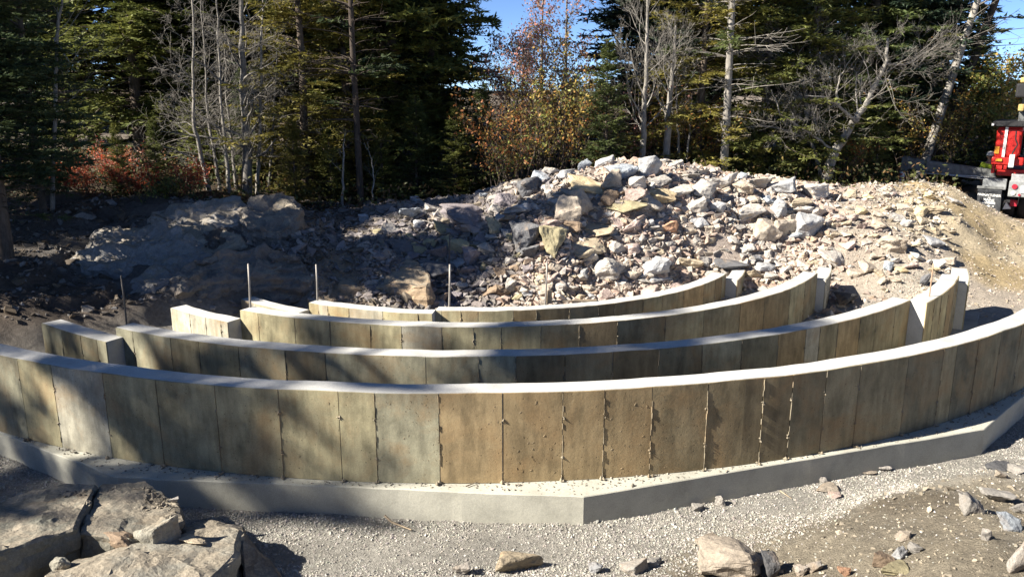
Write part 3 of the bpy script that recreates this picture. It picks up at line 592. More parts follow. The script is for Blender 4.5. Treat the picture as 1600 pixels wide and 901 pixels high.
def fines():
    rs = np.random.RandomState(33); n = 62000; x = rs.uniform(-5.5, 13, n); y = rs.uniform(13.5, 20.5, n); z = gheight(x, y); r = np.hypot(x - C0[0], y - C0[1]); ok = (z > .02) | (r < 5.1); ok &= fbm(x * .8, y * .8, 71, 3) > -.25; ok &= (x < 8.2) | (rs.rand(n) < .15); x, y, z = x[ok], y[ok], z[ok]
    s = np.clip(rs.lognormal(math.log(.03), .35, len(x)), .015, .07); w = sst(-2.5, 1.0, x - (17 - y) * .35 + fbm(x, y, 8) * .8)[:, None]
    c = (np.array([(.25, .225, .21)]) * (1 - w) + np.array([(.40, .33, .275)]) * w) * rs.uniform(.75, 1.2, (len(x), 1)); link('fines', scatter('fines', np.stack([x, y, z + s * .1], 1), s, c, PG, rs, .8), None, M_peb, kind='stuff', label='stone chips and grit between the rocks of the rubble slope', cat='rubble')
fines()
def gravel():
    rs = np.random.RandomState(4); n = 230000
    x = rs.uniform(-6.2, 8.5, n); y = rs.uniform(5.2, 10.5, n); r = np.hypot(x - C0[0], y - C0[1])
    # outside the footing polygon
    a = np.degrees(np.arctan2(x - C0[0], C0[1] - y)); F_ = np.array(FA); k = np.clip(np.searchsorted(F_, a) - 1, 0, len(FA) - 2)
    mid = (F_[k] + F_[k + 1]) / 2; hw = (F_[k + 1] - F_[k]) / 2; rad = 11.37 * np.cos(np.radians(hw)) / np.cos(np.radians(a - mid))
    ok = (r > rad - .01) & (r < 13.6); x, y, r = x[ok], y[ok], r[ok]
    z = gheight(x, y); zs = gheight(x, y, False)
    w = 1 - sst(.05, .17, zs + fbm(x * 1.5, y * 1.5, 5) * .06); keep = rs.rand(len(x)) < np.clip(w * (1 - .75 * sst(.12, .4, fbm(x * 1.1, y * 1.1, 85, 4))), .045, 1); x, y, z = x[keep], y[keep], z[keep]
    s = np.clip(rs.lognormal(math.log(.0165), .35, len(x)), .009, .055)
    c = np.array(EC['gravel']) * rs.uniform(.72, 1.3, (len(x), 1)) * (1 + rs.uniform(-.05, .05, (len(x), 3)))
    link('gravel', scatter('gravel', np.stack([x, y, z + s * .12], 1), s, c, PG, rs, .85), None, M_peb, kind='stuff', label='crushed grey gravel in front of the footing', cat='gravel'); return len(x)
print('gravel', gravel())
def crumbs():
    rs = np.random.RandomState(14); n = 1500; a = rs.uniform(-26, 52, n); r = rs.uniform(11.04, 11.34, n); r = 11.04 + (r - 11.04) * rs.rand(n) ** .6
    P = np.array([pol(q, w, ZB1) for q, w in zip(r, a)]); F_ = np.array(FA); k = np.clip(np.searchsorted(F_, a) - 1, 0, len(FA) - 2); mid = (F_[k] + F_[k + 1]) / 2; hw = (F_[k + 1] - F_[k]) / 2
    ok = r < 11.37 * np.cos(np.radians(hw)) / np.cos(np.radians(a - mid)) - .02; P = P[ok]
    s = np.clip(rs.lognormal(math.log(.014), .6, len(P)), .006, .06); c = np.array((.30, .27, .22)) * rs.uniform(.5, 1.3, (len(P), 1))
    link('debris', scatter('debris', P + np.array([0, 0, .002]), s, c, PG, rs, .8), None, M_peb, kind='stuff', label='crumbs of mortar and soil on the footing ledge', cat='debris')
    n = 9000; x = rs.uniform(.4, 7.6, n); y = rs.uniform(3.6, 8.4, n); z = gheight(x, y, False); ok = z > .1; x, y = x[ok], y[ok]; s = np.clip(rs.lognormal(math.log(.011), .75, len(x)), .005, .09)
    c = np.array((.29, .25, .19)) * rs.uniform(.5, 1.4, (len(x), 1)); link('pebbles', scatter('pebbles', np.stack([x, y, gheight(x, y) + s * .1], 1), s, c, TG, rs, .8), None, M_stone, kind='stuff', label='scattered small stones on the brown bank in the foreground', cat='pebbles')
crumbs()
def stick(label, pts, r, dz=.012):
    P = np.array([[*pz(u, v, z)] for u, v, z in pts]); P[:, 2] += dz; o = P[0].copy(); V, Fc = tubes([(P - o, np.linspace(r, r * .5, len(P)))], 5)
    link('stick', tri_mesh('stick', V, Fc), None, M_wood, label=label, cat='stick', group='loose sticks').location = o
stick('short dark stick sticking out of the gravel against the footing', [(601, 807, .06), (612, 817, .02), (630, 824, .0), (643, 829, .0)], .014)
stick('thin stick on the gravel right of the footing corner', [(1219, 768, .0), (1228, 774, .01), (1237, 780, .0)], .008)
stick('thin stick lying on the footing ledge near the middle', [(728, 761, ZB1), (738, 757, ZB1), (746, 754, ZB1)], .007)

# jointed ledges and slabs: outlines surveyed on the ground, with real thickness
def ledge(name, label, pts, thick, flare, col, seed, cat='rock ledge', edge=.11, amp=.05, group=None, m=None, lift=None):
    top = [Vector(pz(*p)) for p in pts] if lift is None else [Vector(hit(p[0], p[1])) + Vector((0, 0, lift * p[2])) for p in pts]; c = sum(top, Vector()) / len(top); rs = np.random.RandomState(seed); bm = bmesh.new()
    tv = [bm.verts.new(p - c) for p in top]; bv = []
    for p in top: d = p - c; bv.append(bm.verts.new(Vector((d.x * (1 + flare), d.y * (1 + flare), d.z - thick * rs.uniform(.85, 1.1)))))
    n = len(top); bm.faces.new(tv); bm.faces.new(bv[::-1])
    for k in range(n): bm.faces.new((tv[k], bv[k], bv[(k + 1) % n], tv[(k + 1) % n]))
    bmesh.ops.recalc_face_normals(bm, faces=bm.faces); bmesh.ops.bevel(bm, geom=list(bm.edges), offset=edge * .35, segments=1, affect='EDGES'); bmesh.ops.triangulate(bm, faces=bm.faces)
    for _ in range(7):
        L = [e for e in bm.edges if e.calc_length() > edge]
        if not L or len(bm.faces) > 9000: break
        bmesh.ops.subdivide_edges(bm, edges=L, cuts=1); bmesh.ops.triangulate(bm, faces=bm.faces)
    bm.normal_update(); o = Vector(rs.uniform(-40, 40, 3))
    nn = {v: v.normal.copy() for v in bm.verts}
    for v in bm.verts:
        q = v.co + o; d = noise.fractal(q * (.22 / edge), 1, 2, 5) * amp + (.25 - abs(noise.noise(q * (.12 / edge)))) * amp * 2.2 + abs(noise.noise(q * (.55 / edge))) * amp * .5 + (math.floor(q.z * 9 + noise.noise(q * 2) * 1.5) % 2 - .5) * amp * .5
        v.co += nn[v] * d + Vector((noise.noise(q * 3), noise.noise(q * 3 + Vector((9, 2, 1))), 0)) * amp * .4
    ob = link(name, bm_mesh(name, bm), None, m or M_ledge, label=label, cat=cat, group=group); ob.location = c; ob.color = (*col, 1); return ob
GL = 'bedrock ledges'
for nm_, pts_, th_, fl_, c_, sd_, am_, lf_ in (
 ('bluish grey bedrock hump lit by dappled light on the left bank', [(122, 408, .5), (160, 378, 1.0), (235, 368, 1.2), (300, 384, 1), (325, 404, .7), (270, 424, .4), (190, 432, .4), (135, 428, .4)], .5, .25, (.255, .25, .24), 51, .09, .20),
 ('low flat bedrock step in front of the bluish hump', [(205, 446, .5), (270, 424, 1), (340, 412, 1), (360, 428, .8), (310, 448, .5), (240, 456, .5)], .4, .2, (.22, .215, .21), 55, .08, .16),
 ('upper grey bedrock shelf under the forest edge on the left', [(235, 345, .6), (290, 330, 1), (370, 328, 1.1), (400, 344, .9), (370, 360, .5), (290, 362, .5)], .5, .2, (.26, .25, .235), 52, .09, .22),
 ('dark blocky bedrock shoulder at the right end of the upper shelf', [(378, 356, .9), (412, 336, 1.1), (460, 345, 1.1), (472, 364, .9), (436, 384, .6), (390, 378, .7)], .8, .08, (.17, .155, .14), 56, .09, .42),
 ('sunlit sandy bedrock step between the hump and the upper shelf', [(235, 372, .7), (300, 362, 1), (352, 368, 1), (380, 388, .7), (335, 402, .5), (275, 392, .6)], .4, .2, (.32, .28, .22), 57, .07, .13),
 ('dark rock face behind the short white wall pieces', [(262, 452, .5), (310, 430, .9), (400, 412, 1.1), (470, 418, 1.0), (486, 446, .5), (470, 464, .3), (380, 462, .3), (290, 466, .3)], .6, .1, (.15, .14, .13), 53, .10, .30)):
    ledge('rock_ledge', nm_, pts_, th_, fl_, c_, sd_, amp=am_, group=GL, edge=.085, lift=lf_)
ledge('rock_ledge', 'sandy brown ledge with gravel on top behind the low sunlit wall piece', [(496, 436, .50), (520, 412, .66), (590, 404, .72), (650, 408, .70), (674, 430, .58), (668, 452, .42), (600, 446, .45), (530, 448, .43)], .62, .05, (.32, .24, .16), 54, amp=.06, group=GL, edge=.12)
FS = 'broken ledge slabs in the lower left corner'
ledge('rock_slab', 'largest broken slab in the lower left corner, dirt-strewn top and shaded front', [(-60, 800, .62), (20, 775, .56), (100, 756, .52), (152, 757, .54), (129, 800, .60), (118, 824, .62), (60, 842, .66), (-20, 872, .72), (-80, 850, .72)], .62, .02, (.17, .165, .135), 61, edge=.06, amp=.03, group=FS)
ledge('rock_slab', 'cracked slab with a heap of dark dirt, behind the lower left rocks', [(133, 800, .56), (158, 757, .48), (230, 752, .46), (277, 783, .45), (292, 812, .46), (262, 830, .5), (200, 842, .53), (124, 830, .56)], .4, .02, (.175, .165, .135), 62, edge=.06, amp=.03, group=FS)
ledge('rock_slab', 'long light slab with a jagged right end at the lower left edge', [(70, 905, .50), (118, 868, .49), (205, 852, .46), (290, 830, .40), (338, 822, .36), (374, 830, .34), (366, 868, .38), (330, 905, .44), (240, 945, .52), (120, 945, .6)], .5, .02, (.25, .235, .195), 63, edge=.06, amp=.03, group=FS)
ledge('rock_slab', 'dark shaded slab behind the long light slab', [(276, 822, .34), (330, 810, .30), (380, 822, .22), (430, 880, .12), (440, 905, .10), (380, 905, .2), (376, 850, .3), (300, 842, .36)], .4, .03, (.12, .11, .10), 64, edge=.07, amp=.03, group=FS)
for a in ((187, 846, 58, 26, 'b', 'rusty brown stone lying in the crack of the lower left slabs', 2, .50), (243, 838, 66, 56, 'm2', 'grey angular stone leaning between the lower left slabs', 5, .44), (95, 888, 34, 34, 'm2', 'pale wedge stone in the bottom left crack', 7, .5), (272, 834, 20, 8, 's', 'small thin chip beside the grey angular stone', 8, .5), (272, 782, 14, 10, 'lg', 'little pale stone on the rim of the cracked slab', 9, .5), (300, 846, 40, 12, 't', 'thin tan flake on the long light slab', 11, .47)):
    rock(*a[:6], k=a[6], grp='stones among the lower left slabs', base=a[7] - .06, dep=.6, tilt=10)
def slab_dirt():
    rs = np.random.RandomState(9); n = 1600; u = rs.normal(190, 60, n); v = rs.normal(768, 16, n); k = rs.rand(n) < .25; u = np.where(k, rs.uniform(0, 300, n), u); v = np.where(k, rs.uniform(765, 830, n), v)
    ok = np.array([inpoly(a, b, [(20, 780), (100, 766), (165, 770), (230, 762), (268, 787), (280, 806), (255, 820), (150, 836), (110, 815), (30, 838)]) for a, b in zip(u, v)]); u, v = u[ok], v[ok]; n = len(u); P = np.array([pz(a, b, .53 if a < 140 else .47) for a, b in zip(u, v)]); s = np.clip(rs.lognormal(math.log(.02), .5, n), .008, .07); c = np.array((.19, .165, .13)) * rs.uniform(.5, 1.5, (n, 1))
    link('dirt', scatter('dirt', P + np.array([0, 0, .01]), s, c, TG, rs, .8), None, M_stone, kind='stuff', label='dark crumbly dirt heaped on the lower left slabs', cat='dirt')
slab_dirt()
def clods():
    rs = np.random.RandomState(19); n = 9000; x = rs.uniform(-11, -2.6, n); y = rs.uniform(10.2, 19, n); r = np.hypot(x - C0[0], y - C0[1]); z0 = gheight(x, y); ok = (z0 > .08) & ((r > 10) | (pad_mask(x, y) < .1)) & (fbm(x * .9, y * .9, 91, 3) > -.18); x, y, z0 = x[ok], y[ok], z0[ok]
    s = np.clip(rs.lognormal(math.log(.05), .65, len(x)), .02, .34); c = np.array([(.16, .14, .12), (.11, .09, .07), (.22, .20, .18), (.13, .10, .07), (.19, .18, .17), (.08, .065, .05)])[rs.randint(6, size=len(x))] * rs.uniform(.7, 1.3, (len(x), 1))
    link('soil_clods', scatter('soil_clods', np.stack([x, y, z0 + s * .08], 1), s, c, TG, rs, .7), None, M_stone, kind='stuff', label='dark clods and broken stone on the shaded left bank', cat='soil')
clods()

# ------------------------------------------------------------------ trees
def conifer(seed, H, Lmax, base=.08, droop=.25, whorl=.30, nb=7, tuft=.13, bare=0.0, taper=.85, jit=.5, dens=1.0, r0=None):
    """trunk and limbs (wood) plus a crown of needle sprays; bare = height share whose limbs are dead"""
    rs = np.random.RandomState(seed); wood = []; T0 = []; T1 = []; T2 = []
    lean = rs.uniform(-.02, .02, 2); r0 = r0 or H * .0125
    hz = np.linspace(-.4, H, 16); wob = np.cumsum(rs.uniform(-.025, .025, (16, 2)), 0)
    trunk = np.stack([hz * lean[0] + wob[:, 0], hz * lean[1] + wob[:, 1], hz], 1); wood.append((trunk, np.maximum(r0 * (1 - np.clip(hz, 0, H) / H) ** .9, .012)))
    z = H * base
    while z < H * .985:
        f = z / H; n = rs.poisson(nb) + 1 if f > base else 3
        for _ in range(n):
            L = Lmax * (1 - f) ** taper * rs.uniform(.55, 1.12) + .12
            if f < base + .12: L *= rs.uniform(.4, 1.0)
            az = rs.uniform(0, 2 * np.pi); m = 7; s = np.linspace(0, 1, m); el = rs.uniform(-.05, .3) * (1 - f) + f * .7
            dz = L * (el * s - droop * s ** 2 * 1.1 + droop * .45 * s ** 4)
            bend = rs.uniform(-.25, .25); aa = az + bend * s
            zz = z + rs.uniform(-whorl, whorl) * jit
            px = np.interp(zz, hz, trunk[:, 0]); py = np.interp(zz, hz, trunk[:, 1])
            B = np.stack([px + L * s * np.cos(aa), py + L * s * np.sin(aa), zz + dz], 1)
            dead = f < bare and rs.rand() < .93
            if dead:
                wood.append((B, np.linspace(.016, .004, m)))
                for q in range(rs.randint(2, 6)):
                    k = rs.randint(1, m - 1); d = rs.normal(size=3) * .5 + np.array([np.cos(az), np.sin(az), -.1]); d *= L * rs.uniform(.12, .3) / np.linalg.norm(d)
                    wood.append((np.stack([B[k], B[k] + d * .55 + rs.normal(size=3) * .02, B[k] + d]), np.array([.006, .004, .003])))
                continue
            if L > .5: wood.append((B, np.linspace(.011 + L * .006, .004, m)))
            # side twigs, needle tufts along each of them
            nt = max(4, int(L / .085 * dens)); t = np.sort(rs.uniform(.1, 1, nt)); side = np.where(np.arange(nt) % 2, 1, -1)
            pos = np.stack([np.interp(t, s, B[:, k]) for k in range(3)], 1)
            dirn = np.stack([np.cos(az + bend * t), np.sin(az + bend * t), np.gradient(dz, s)[np.clip((t * (m - 1)).astype(int), 0, m - 1)] / L * .6], 1)
            lat = np.stack([-np.sin(az + bend * t), np.cos(az + bend * t), rs.normal(0, .22, nt)], 1) * side[:, None]
            td = dirn * rs.uniform(.5, 1.0, nt)[:, None] + lat * rs.uniform(.5, 1.0, nt)[:, None]; td /= np.linalg.norm(td, axis=1)[:, None]
            tl = np.minimum(L * .42, .62) * (1 - t * .62) * rs.uniform(.55, 1.1, nt)
            ns = 6
            for j in range(ns):
                g_ = (j + rs.rand(nt)) / ns
                q = pos + td * (tl * g_)[:, None]; q[:, 2] -= droop * .35 * tl * g_ ** 2
                sd = np.where((j % 2) == 0, 1, -1); nd = td * .75 + np.cross(td, np.array([0, 0, 1.])) * sd * rs.uniform(.25, .8, nt)[:, None] + rs.normal(0, .25, (nt, 3))
                nd /= np.linalg.norm(nd, axis=1)[:, None]; ln = tuft * rs.uniform(.7, 1.4, nt)
                wv = np.cross(nd, rs.normal(size=(nt, 3)) * .5 + np.array([0, 0, 1.])); wv /= np.linalg.norm(wv, axis=1)[:, None] + 1e-6; wv *= (tuft * rs.uniform(.16, .27, nt))[:, None]
                T0.append(q - wv); T1.append(q + wv); T2.append(q + nd * ln[:, None])
        z += whorl * rs.uniform(.7, 1.3) * (1 if f < .8 else .7)
    a, b, c = (np.concatenate(x) for x in (T0, T1, T2)); n = len(a); V = np.stack([a, b, c], 1).reshape(-1, 3)
    crown = tri_mesh('crown', V, np.arange(n * 3).reshape(-1, 3)); v, f = tubes(wood[:1], 8); v2, f2 = tubes(wood[1:], 3) if len(wood) > 1 else (np.zeros((0, 3)), np.zeros((0, 4), int))
    wm = tri_mesh('trunk', np.concatenate([v, v2]), np.concatenate([f, f2 + len(v)]), None, True); wm.materials.append(M_bark); crown.materials.append(M_needle); return wm, crown
def grow(rs, p, d, L, r, lev, out, tips, wander=.22, up=.12, spread=.75, kids=(3, 6), minr=.004):
    m = max(4, int(L / .22)); P = [np.array(p, float)]; D_ = np.array(d, float); D_ /= np.linalg.norm(D_)
    for k in range(m):
        D_ = D_ + rs.normal(0, wander, 3) * .5 + np.array([0, 0, up * .3]); D_ /= np.linalg.norm(D_); P.append(P[-1] + D_ * L / m)
    P = np.array(P); out.append((P, np.linspace(r, max(minr * .7, r * .35), m + 1)))
    if lev <= 0: tips.append(P); return
    for _ in range(rs.randint(*kids)):
        t = rs.uniform(.25, 1); k = min(int(t * m), m - 1); q = P[k] + (P[k + 1] - P[k]) * (t * m - k); ax = P[k + 1] - P[k]; ax /= np.linalg.norm(ax)
        side = np.cross(ax, rs.normal(size=3)); side /= np.linalg.norm(side) + 1e-6; dd = ax * rs.uniform(.5, .9) + side * spread * rs.uniform(.6, 1.2)
        grow(rs, q, dd, L * rs.uniform(.42, .78) * (1.1 - .35 * t), max(minr, r * (1 - .6 * t) * .44), lev - 1, out, tips, wander, up, spread, kids, minr)
def leaves(rs, tips, n, size, pal, sp=.12):
    k = rs.randint(len(tips), size=n); P = np.array([tips[q][rs.randint(len(tips[q]))] for q in k]) + rs.normal(0, sp, (n, 3))
    a = rs.normal(size=(n, 3)); a /= np.linalg.norm(a, axis=1)[:, None]; b = np.cross(a, rs.normal(size=(n, 3))); b /= np.linalg.norm(b, axis=1)[:, None]; s = (size * rs.uniform(.6, 1.3, n))[:, None]
    V = np.stack([P - a * s, P + b * s * .55, P + a * s, P - b * s * .55], 1).reshape(-1, 3); c = np.array(pal)[rs.randint(len(pal), size=n)] * rs.uniform(.6, 1.3, (n, 1))
    me = tri_mesh('foliage', V, np.arange(n * 4).reshape(-1, 4), np.repeat(c, 4, 0)); me.materials.append(M_leaf); return me
def woodmesh(chains, n=5, nm='trunk'):
    big = [c for c in chains if c[1][0] > .03]; sm = [c for c in chains if c[1][0] <= .03]; V = []; Fc = []; b = 0
    for ch, k in ((big, max(n, 7)), (sm, 3)):
        if ch: v, f = tubes(ch, k); V.append(v); Fc.append(f + b); b += len(v)
    me = tri_mesh(nm, np.concatenate(V), np.concatenate(Fc), None, True); me.materials.append(M_bark); return me

CON = {'spruce': conifer(1, 13, 2.5, .04, .30, .24, 9, .15), 'spruceb': conifer(2, 15, 2.7, .08, .36, .26, 9, .16, bare=.16), 'fir': conifer(3, 5.2, 1.35, .02, .10, .16, 9, .10, taper=.9, dens=1.2),
       'hemlock': conifer(4, 11, 3.0, .03, .42, .27, 7, .13, dens=1.1), 'pole': conifer(5, 13, 1.9, .12, .30, .30, 6, .14, bare=.42, r0=.105), 'pine': conifer(6, 12.5, 2.4, .34, .05, .42, 6, .17, bare=.50, taper=.5, dens=.9, r0=.16),
       'shade_pine': conifer(9, 18, 2.6, .30, .02, 1.5, 16, .19, taper=.42, jit=.10, dens=2.0, r0=.13), 'cedar': conifer(8, 9.5, 2.1, .03, .55, .22, 8, .11, dens=1.3, taper=.6)}
print('conifers', {k: len(v[1].polygons) for k, v in CON.items()})
GCOL = dict(dk=(.055, .078, .034), md=(.092, .118, .040), lt=(.155, .170, .045), ol=(.195, .175, .042), bl=(.060, .092, .058), ced=(.14, .158, .043))  # 'ol' and 'lt' carry part of the sunlit brightness in the needle colour
BARK = dict(gy=(.21, .195, .175), br=(.12, .095, .075), pl=(.27, .25, .22), dk=(.07, .055, .045))
TN = 'forest trees round the clearing'
def tree(kind, label, x, y, s=1.0, col='md', bark='br', rz=None, name=None, grp=TN, rs=np.random.RandomState(31), lean=0, sxy=1.0):
    w, c = CON[kind]; nm = name or {'fir': 'fir_tree', 'hemlock': 'hemlock_tree', 'pine': 'pine_tree', 'cedar': 'cedar_tree'}.get(kind, 'spruce_tree')
    t = thing(nm, label, 'tree', (x, y, zat(x, y) - .05), rs.uniform(0, 6.28) if rz is None else rz, grp); t.scale = (s * sxy, s * sxy, s); t.rotation_euler.x = lean
    a = link('trunk', w, t); a.color = (*BARK[bark], 1); b = link('crown', c, t); q = np.array(GCOL[col]) * rs.uniform(.8, 1.2); b.color = (*q, 1); return t
def at(u, y): d = ray(u, 300); return d[0] * y / d[1]
# forest edge, left to right
def T(kind, label, u, y, s, col, bark='br', **k): return tree(kind, label, at(u, y), y, s, col, bark, **k)
T('spruceb', 'nearly black spruce cut by the left edge of the picture', -6, 13.7, .60, 'dk', sxy=1.2); T('spruce', 'nearly black spruce standing second from the left edge', 64, 16.5, .70, 'dk', sxy=.72)
T('spruceb', 'dark spruce behind the white bare twigs at the upper left', 118, 25.5, 1.25, 'dk'); T('spruce', 'dark spruce in the gap between the black spruces and the drooping cedar', 160, 27.5, 1.3, 'md')
T('cedar', 'broad olive-green cedar with drooping foliage, left of the bare grey trees', 226, 24.2, 1.3, 'ced', sxy=1.25); T('hemlock', 'green hemlock rising behind the drooping cedar', 296, 27.5, 1.2, 'md')
T('fir', 'small bright green sapling between the red bushes', 188, 19.0, .33, 'lt'); T('fir', 'small green sapling just left of the bare grey trunks', 250, 19.3, .36, 'lt')
T('spruceb', 'dark spruce behind the thicket of bare grey trees', 352, 26.5, 1.2, 'dk'); T('spruce', 'dark spruce between the bare thicket and the olive hemlock', 418, 25.8, 1.2, 'dk')
T('hemlock', 'bright olive hemlock with sunlit sprays left of centre', 476, 21.4, .92, 'ol', rz=.4); T('hemlock', 'green hemlock close behind the tall dark trunk left of centre', 545, 23.0, 1.0, 'ol')
T('fir', 'low yellow-green fir at the foot of the olive hemlock', 462, 19.6, .42, 'ol'); T('pole', 'tall dark bare trunk left of centre with foliage only high up', 565, 19.9, 1.05, 'dk', 'dk', sxy=.8)  # the tall trunk's shade is put into its dark bark colour
T('spruceb', 'dark spruce right of the tall dark trunk', 612, 24.6, 1.1, 'dk'); T('spruce', 'biggest dense spruce at the centre, left of the patch of sky', 620, 24.2, 1.38, 'lt', sxy=.95)  # biggest spruce: its sunlit top is put into the lighter needle colour
T('spruce', 'dark spruce whose right side borders the patch of sky', 676, 24.6, 1.4, 'lt', sxy=.68); T('spruceb', 'dark spruce behind the biggest dense spruce', 590, 27.5, 1.25, 'md')
T('fir', 'dark young fir standing just behind the crest of the rock pile', 945, 20.3, .64, 'md'); T('spruceb', 'tall blue-green spruce right of the patch of sky', 1000, 26.0, 1.05, 'bl'); T('spruce', 'tall dark spruce behind the white bare tree', 1045, 28.5, 1.2, 'dk')
T('fir', 'green fir left of the dark young fir, above the autumn bushes', 895, 24.5, .66, 'md')
T('hemlock', 'olive hemlock left of the grey dead pole', 1088, 22.2, .9, 'ol'); T('pole', 'straight grey pole-like trunk with dead limbs behind the right crest', 1128, 21.0, 1.1, 'md', 'pl'); T('hemlock', 'sunlit hemlock right of the grey dead pole', 1180, 22.5, .95, 'lt')
T('spruceb', 'dark tall spruce above the grey dead pole', 1105, 28.5, 1.2, 'dk'); T('hemlock', 'green hemlock behind the forked bare tree', 1258, 22.6, .95, 'lt'); T('spruce', 'dark spruce between the forked limbs of the bare tree', 1335, 27.5, 1.15, 'md')
T('hemlock', 'olive hemlock at the right of the forked bare tree', 1392, 28.5, 1.05, 'lt'); T('spruceb', 'tall dark spruce behind the forked bare tree', 1225, 28.0, 1.15, 'dk'); T('spruceb', 'tall dark spruce left of the leaning pines', 1400, 28.0, 1.1, 'bl')
t = T('pine', 'leaning pine with a pale sunlit trunk and a wispy crown at the right', 1428, 26.0, 1.05, 'bl', 'pl'); t.rotation_euler = (0, .24, .3); t = T('pine', 'leaning pine with a dark trunk close behind the pale one', 1447, 26.8, 1.12, 'bl', 'dk'); t.rotation_euler = (.02, .21, 2.5 - 2.5)
T('fir', 'dense dark green fir left of the truck', 1496, 27.0, 1.12, 'md', sxy=1.05); T('fir', 'small green fir behind the outrigger beam', 1462, 27.0, .6, 'lt'); T('fir', 'low green fir near the striped outrigger leg', 1366, 22.4, .42, 'lt'); T('fir', 'low fir right behind the crest under the hemlocks', 1172, 21.4, .32, 'lt'); T('fir', 'bushy low fir behind the white rocks on the right crest', 1240, 21.8, .36, 'lt')
T('fir', 'small distant conifer against the sky at the right edge', 1592, 34, 1.05, 'bl'); T('spruce', 'dark spruce hidden behind the truck at the right edge', 1640, 30, .55, 'dk')
# the trees that close the clearing on the left, out of the picture: their shade falls on it
LS = [('hemlock', -15.2, 14.6, .95, .8), ('hemlock', -21.5, 11.6, 1.4, .6), ('spruceb', -20.5, 14.2, 1.0, .7), ('fir', -10.8, 12.0, .85, 1.2)]
for q_, s_, H_, w_ in ((9.9, 31.5, 24.2, .40), (11.5, 31.5, 25.3, .42), (15.2, 33, 25, .55), (18.6, 34, 27, 1.0)):
    LS.append(('spruce', q_ * -.309 - s_ * .951, q_ * .951 - s_ * .309, H_ / 13, w_))
for q_, s_, k_, w_ in ((8.5, 19.5, .97, .74), (7.35, 21.5, .99, .46), (10.35, 26.0, 1.17, .30)): LS.append(('shade_pine', q_ * -.309 - s_ * .951, q_ * .951 - s_ * .309, k_, w_))  # unseen tiered trees, their gaps shaped to throw shade bands on the front wall
for kd, x, y, s, w_ in LS: tree(kd, 'dark conifer of the forest edge left of the picture', x, y, s, 'dk', sxy=w_, grp='trees of the forest edge left of the picture')

for u_, y_, s_, c_, lb_ in ((600, 21.2, .42, 'lt', 'small fir at the forest edge just right of the tall dark trunk'), (650, 21.6, .55, 'md', 'young fir under the biggest dense spruce, left one'), (712, 21.4, .50, 'lt', 'young fir under the dark spruces, above the purple-grey boulder'), (758, 21.8, .58, 'md', 'young fir at the left edge of the autumn thicket'), (520, 20.6, .40, 'lt', 'low fir between the olive hemlock and the white crooked stem'), (395, 22.0, .6, 'md', 'young fir half hidden behind the bare grey trunks'), (325, 22.4, .62, 'lt', 'young fir behind the leaning white stem of the thicket'), (1310, 23.2, .6, 'lt', 'young fir behind the base of the forked bare tree'), (1085, 22.6, .55, 'md', 'young fir left of the grey pole among rust-brown brush')):
    T('fir', lb_, u_, y_, s_, c_, sxy=1.15)

# bare trees
def bare(label, path, y, r0, seed, bark='gy', lev=2, kids=(3, 6), L=1.6, start=.35, up=.25, spread=.8, n=16, name='bare_tree', pal=None, nl=0, wander=.22, minr=.0026, cone=.55, limbs=(), lsz=.035):
    rs = np.random.RandomState(seed); P = np.array([pd(u, v, y) for u, v in path]); P[:, 1] += rs.uniform(-.12, .12, len(P)); P[0, 2] = min(P[0, 2], zat(P[0, 0], P[0, 1]) - .05)
    base = P[0].copy(); out = []; tips = []
    def stem(P, r0, r1, st, n):
        s = np.linspace(0, 1, len(P)); q = np.linspace(0, 1, max(10, len(P) * 4)); Q = np.stack([np.interp(q, s, P[:, k]) for k in range(3)], 1) - base; Q[1:-1] += rs.normal(0, .012, (len(Q) - 2, 3))
        out.append((Q, r0 + (r1 - r0) * q ** .8))
        for k in range(n):
            t = st + (1 - st) * (k + rs.rand()) / n; i = min(int(t * (len(Q) - 1)), len(Q) - 2); ax = Q[i + 1] - Q[i]; ax /= np.linalg.norm(ax); side = np.cross(ax, rs.normal(size=3)); side /= np.linalg.norm(side)
            rr = r0 + (r1 - r0) * t; grow(rs, Q[i], ax * cone + side * spread, L * rs.uniform(.5, 1.1) * (1.15 - .7 * t), max(minr, rr * .34), lev, out, tips, wander, up, .75, kids, minr)
    stem(P, r0, r0 * .22, start, n)
    for lp, lr, ln in limbs: stem(np.array([pd(u, v, y + dy) for u, v, dy in lp]), lr * .75, lr * .2, .15, ln)
    t = thing(name, label, 'tree', tuple(base), group=TN if name == 'bare_tree' else 'autumn trees'); o = link('trunk', woodmesh(out), t); o.color = (*BARK[bark], 1)
    if nl: link('foliage', leaves(rs, tips, nl, lsz, pal), t)
    return t
YEL = [(.42, .28, .06), (.36, .26, .07), (.26, .24, .07), (.40, .20, .06), (.20, .20, .06)]; ORG = [(.40, .15, .05), (.34, .20, .06), (.28, .12, .05), (.24, .2, .07)]; PNK = [(.42, .21, .18), (.38, .17, .14), (.44, .27, .22), (.34, .22, .14)]; RED = [(.46, .08, .045), (.52, .14, .06), (.36, .09, .05), (.40, .19, .09)]; YGR = [(.20, .22, .05), (.26, .26, .07), (.14, .18, .05), (.34, .26, .08)]
bare('white bare tree with a rounded crown of fine twigs above the crest', [(1000, 262), (1006, 215), (1007, 160), (1010, 90), (1012, 20), (1013, -40)], 20.9, .10, 71, 'pl', 3, (3, 5), 1.7, .22, .5, .65, 18, limbs=[([(1004, 205, 0), (1040, 165, .1), (1075, 135, .2)], .035, 7), ([(1003, 200, 0), (985, 180, .1), (975, 158, .2)], .03, 5)])
bare('grey bare tree with a thick pale trunk right of the white bare tree', [(1040, 252), (1044, 190), (1049, 130), (1053, 80), (1056, 40)], 21.2, .11, 72, 'pl', 3, (3, 5), 1.8, .3, .4, .75, 15)
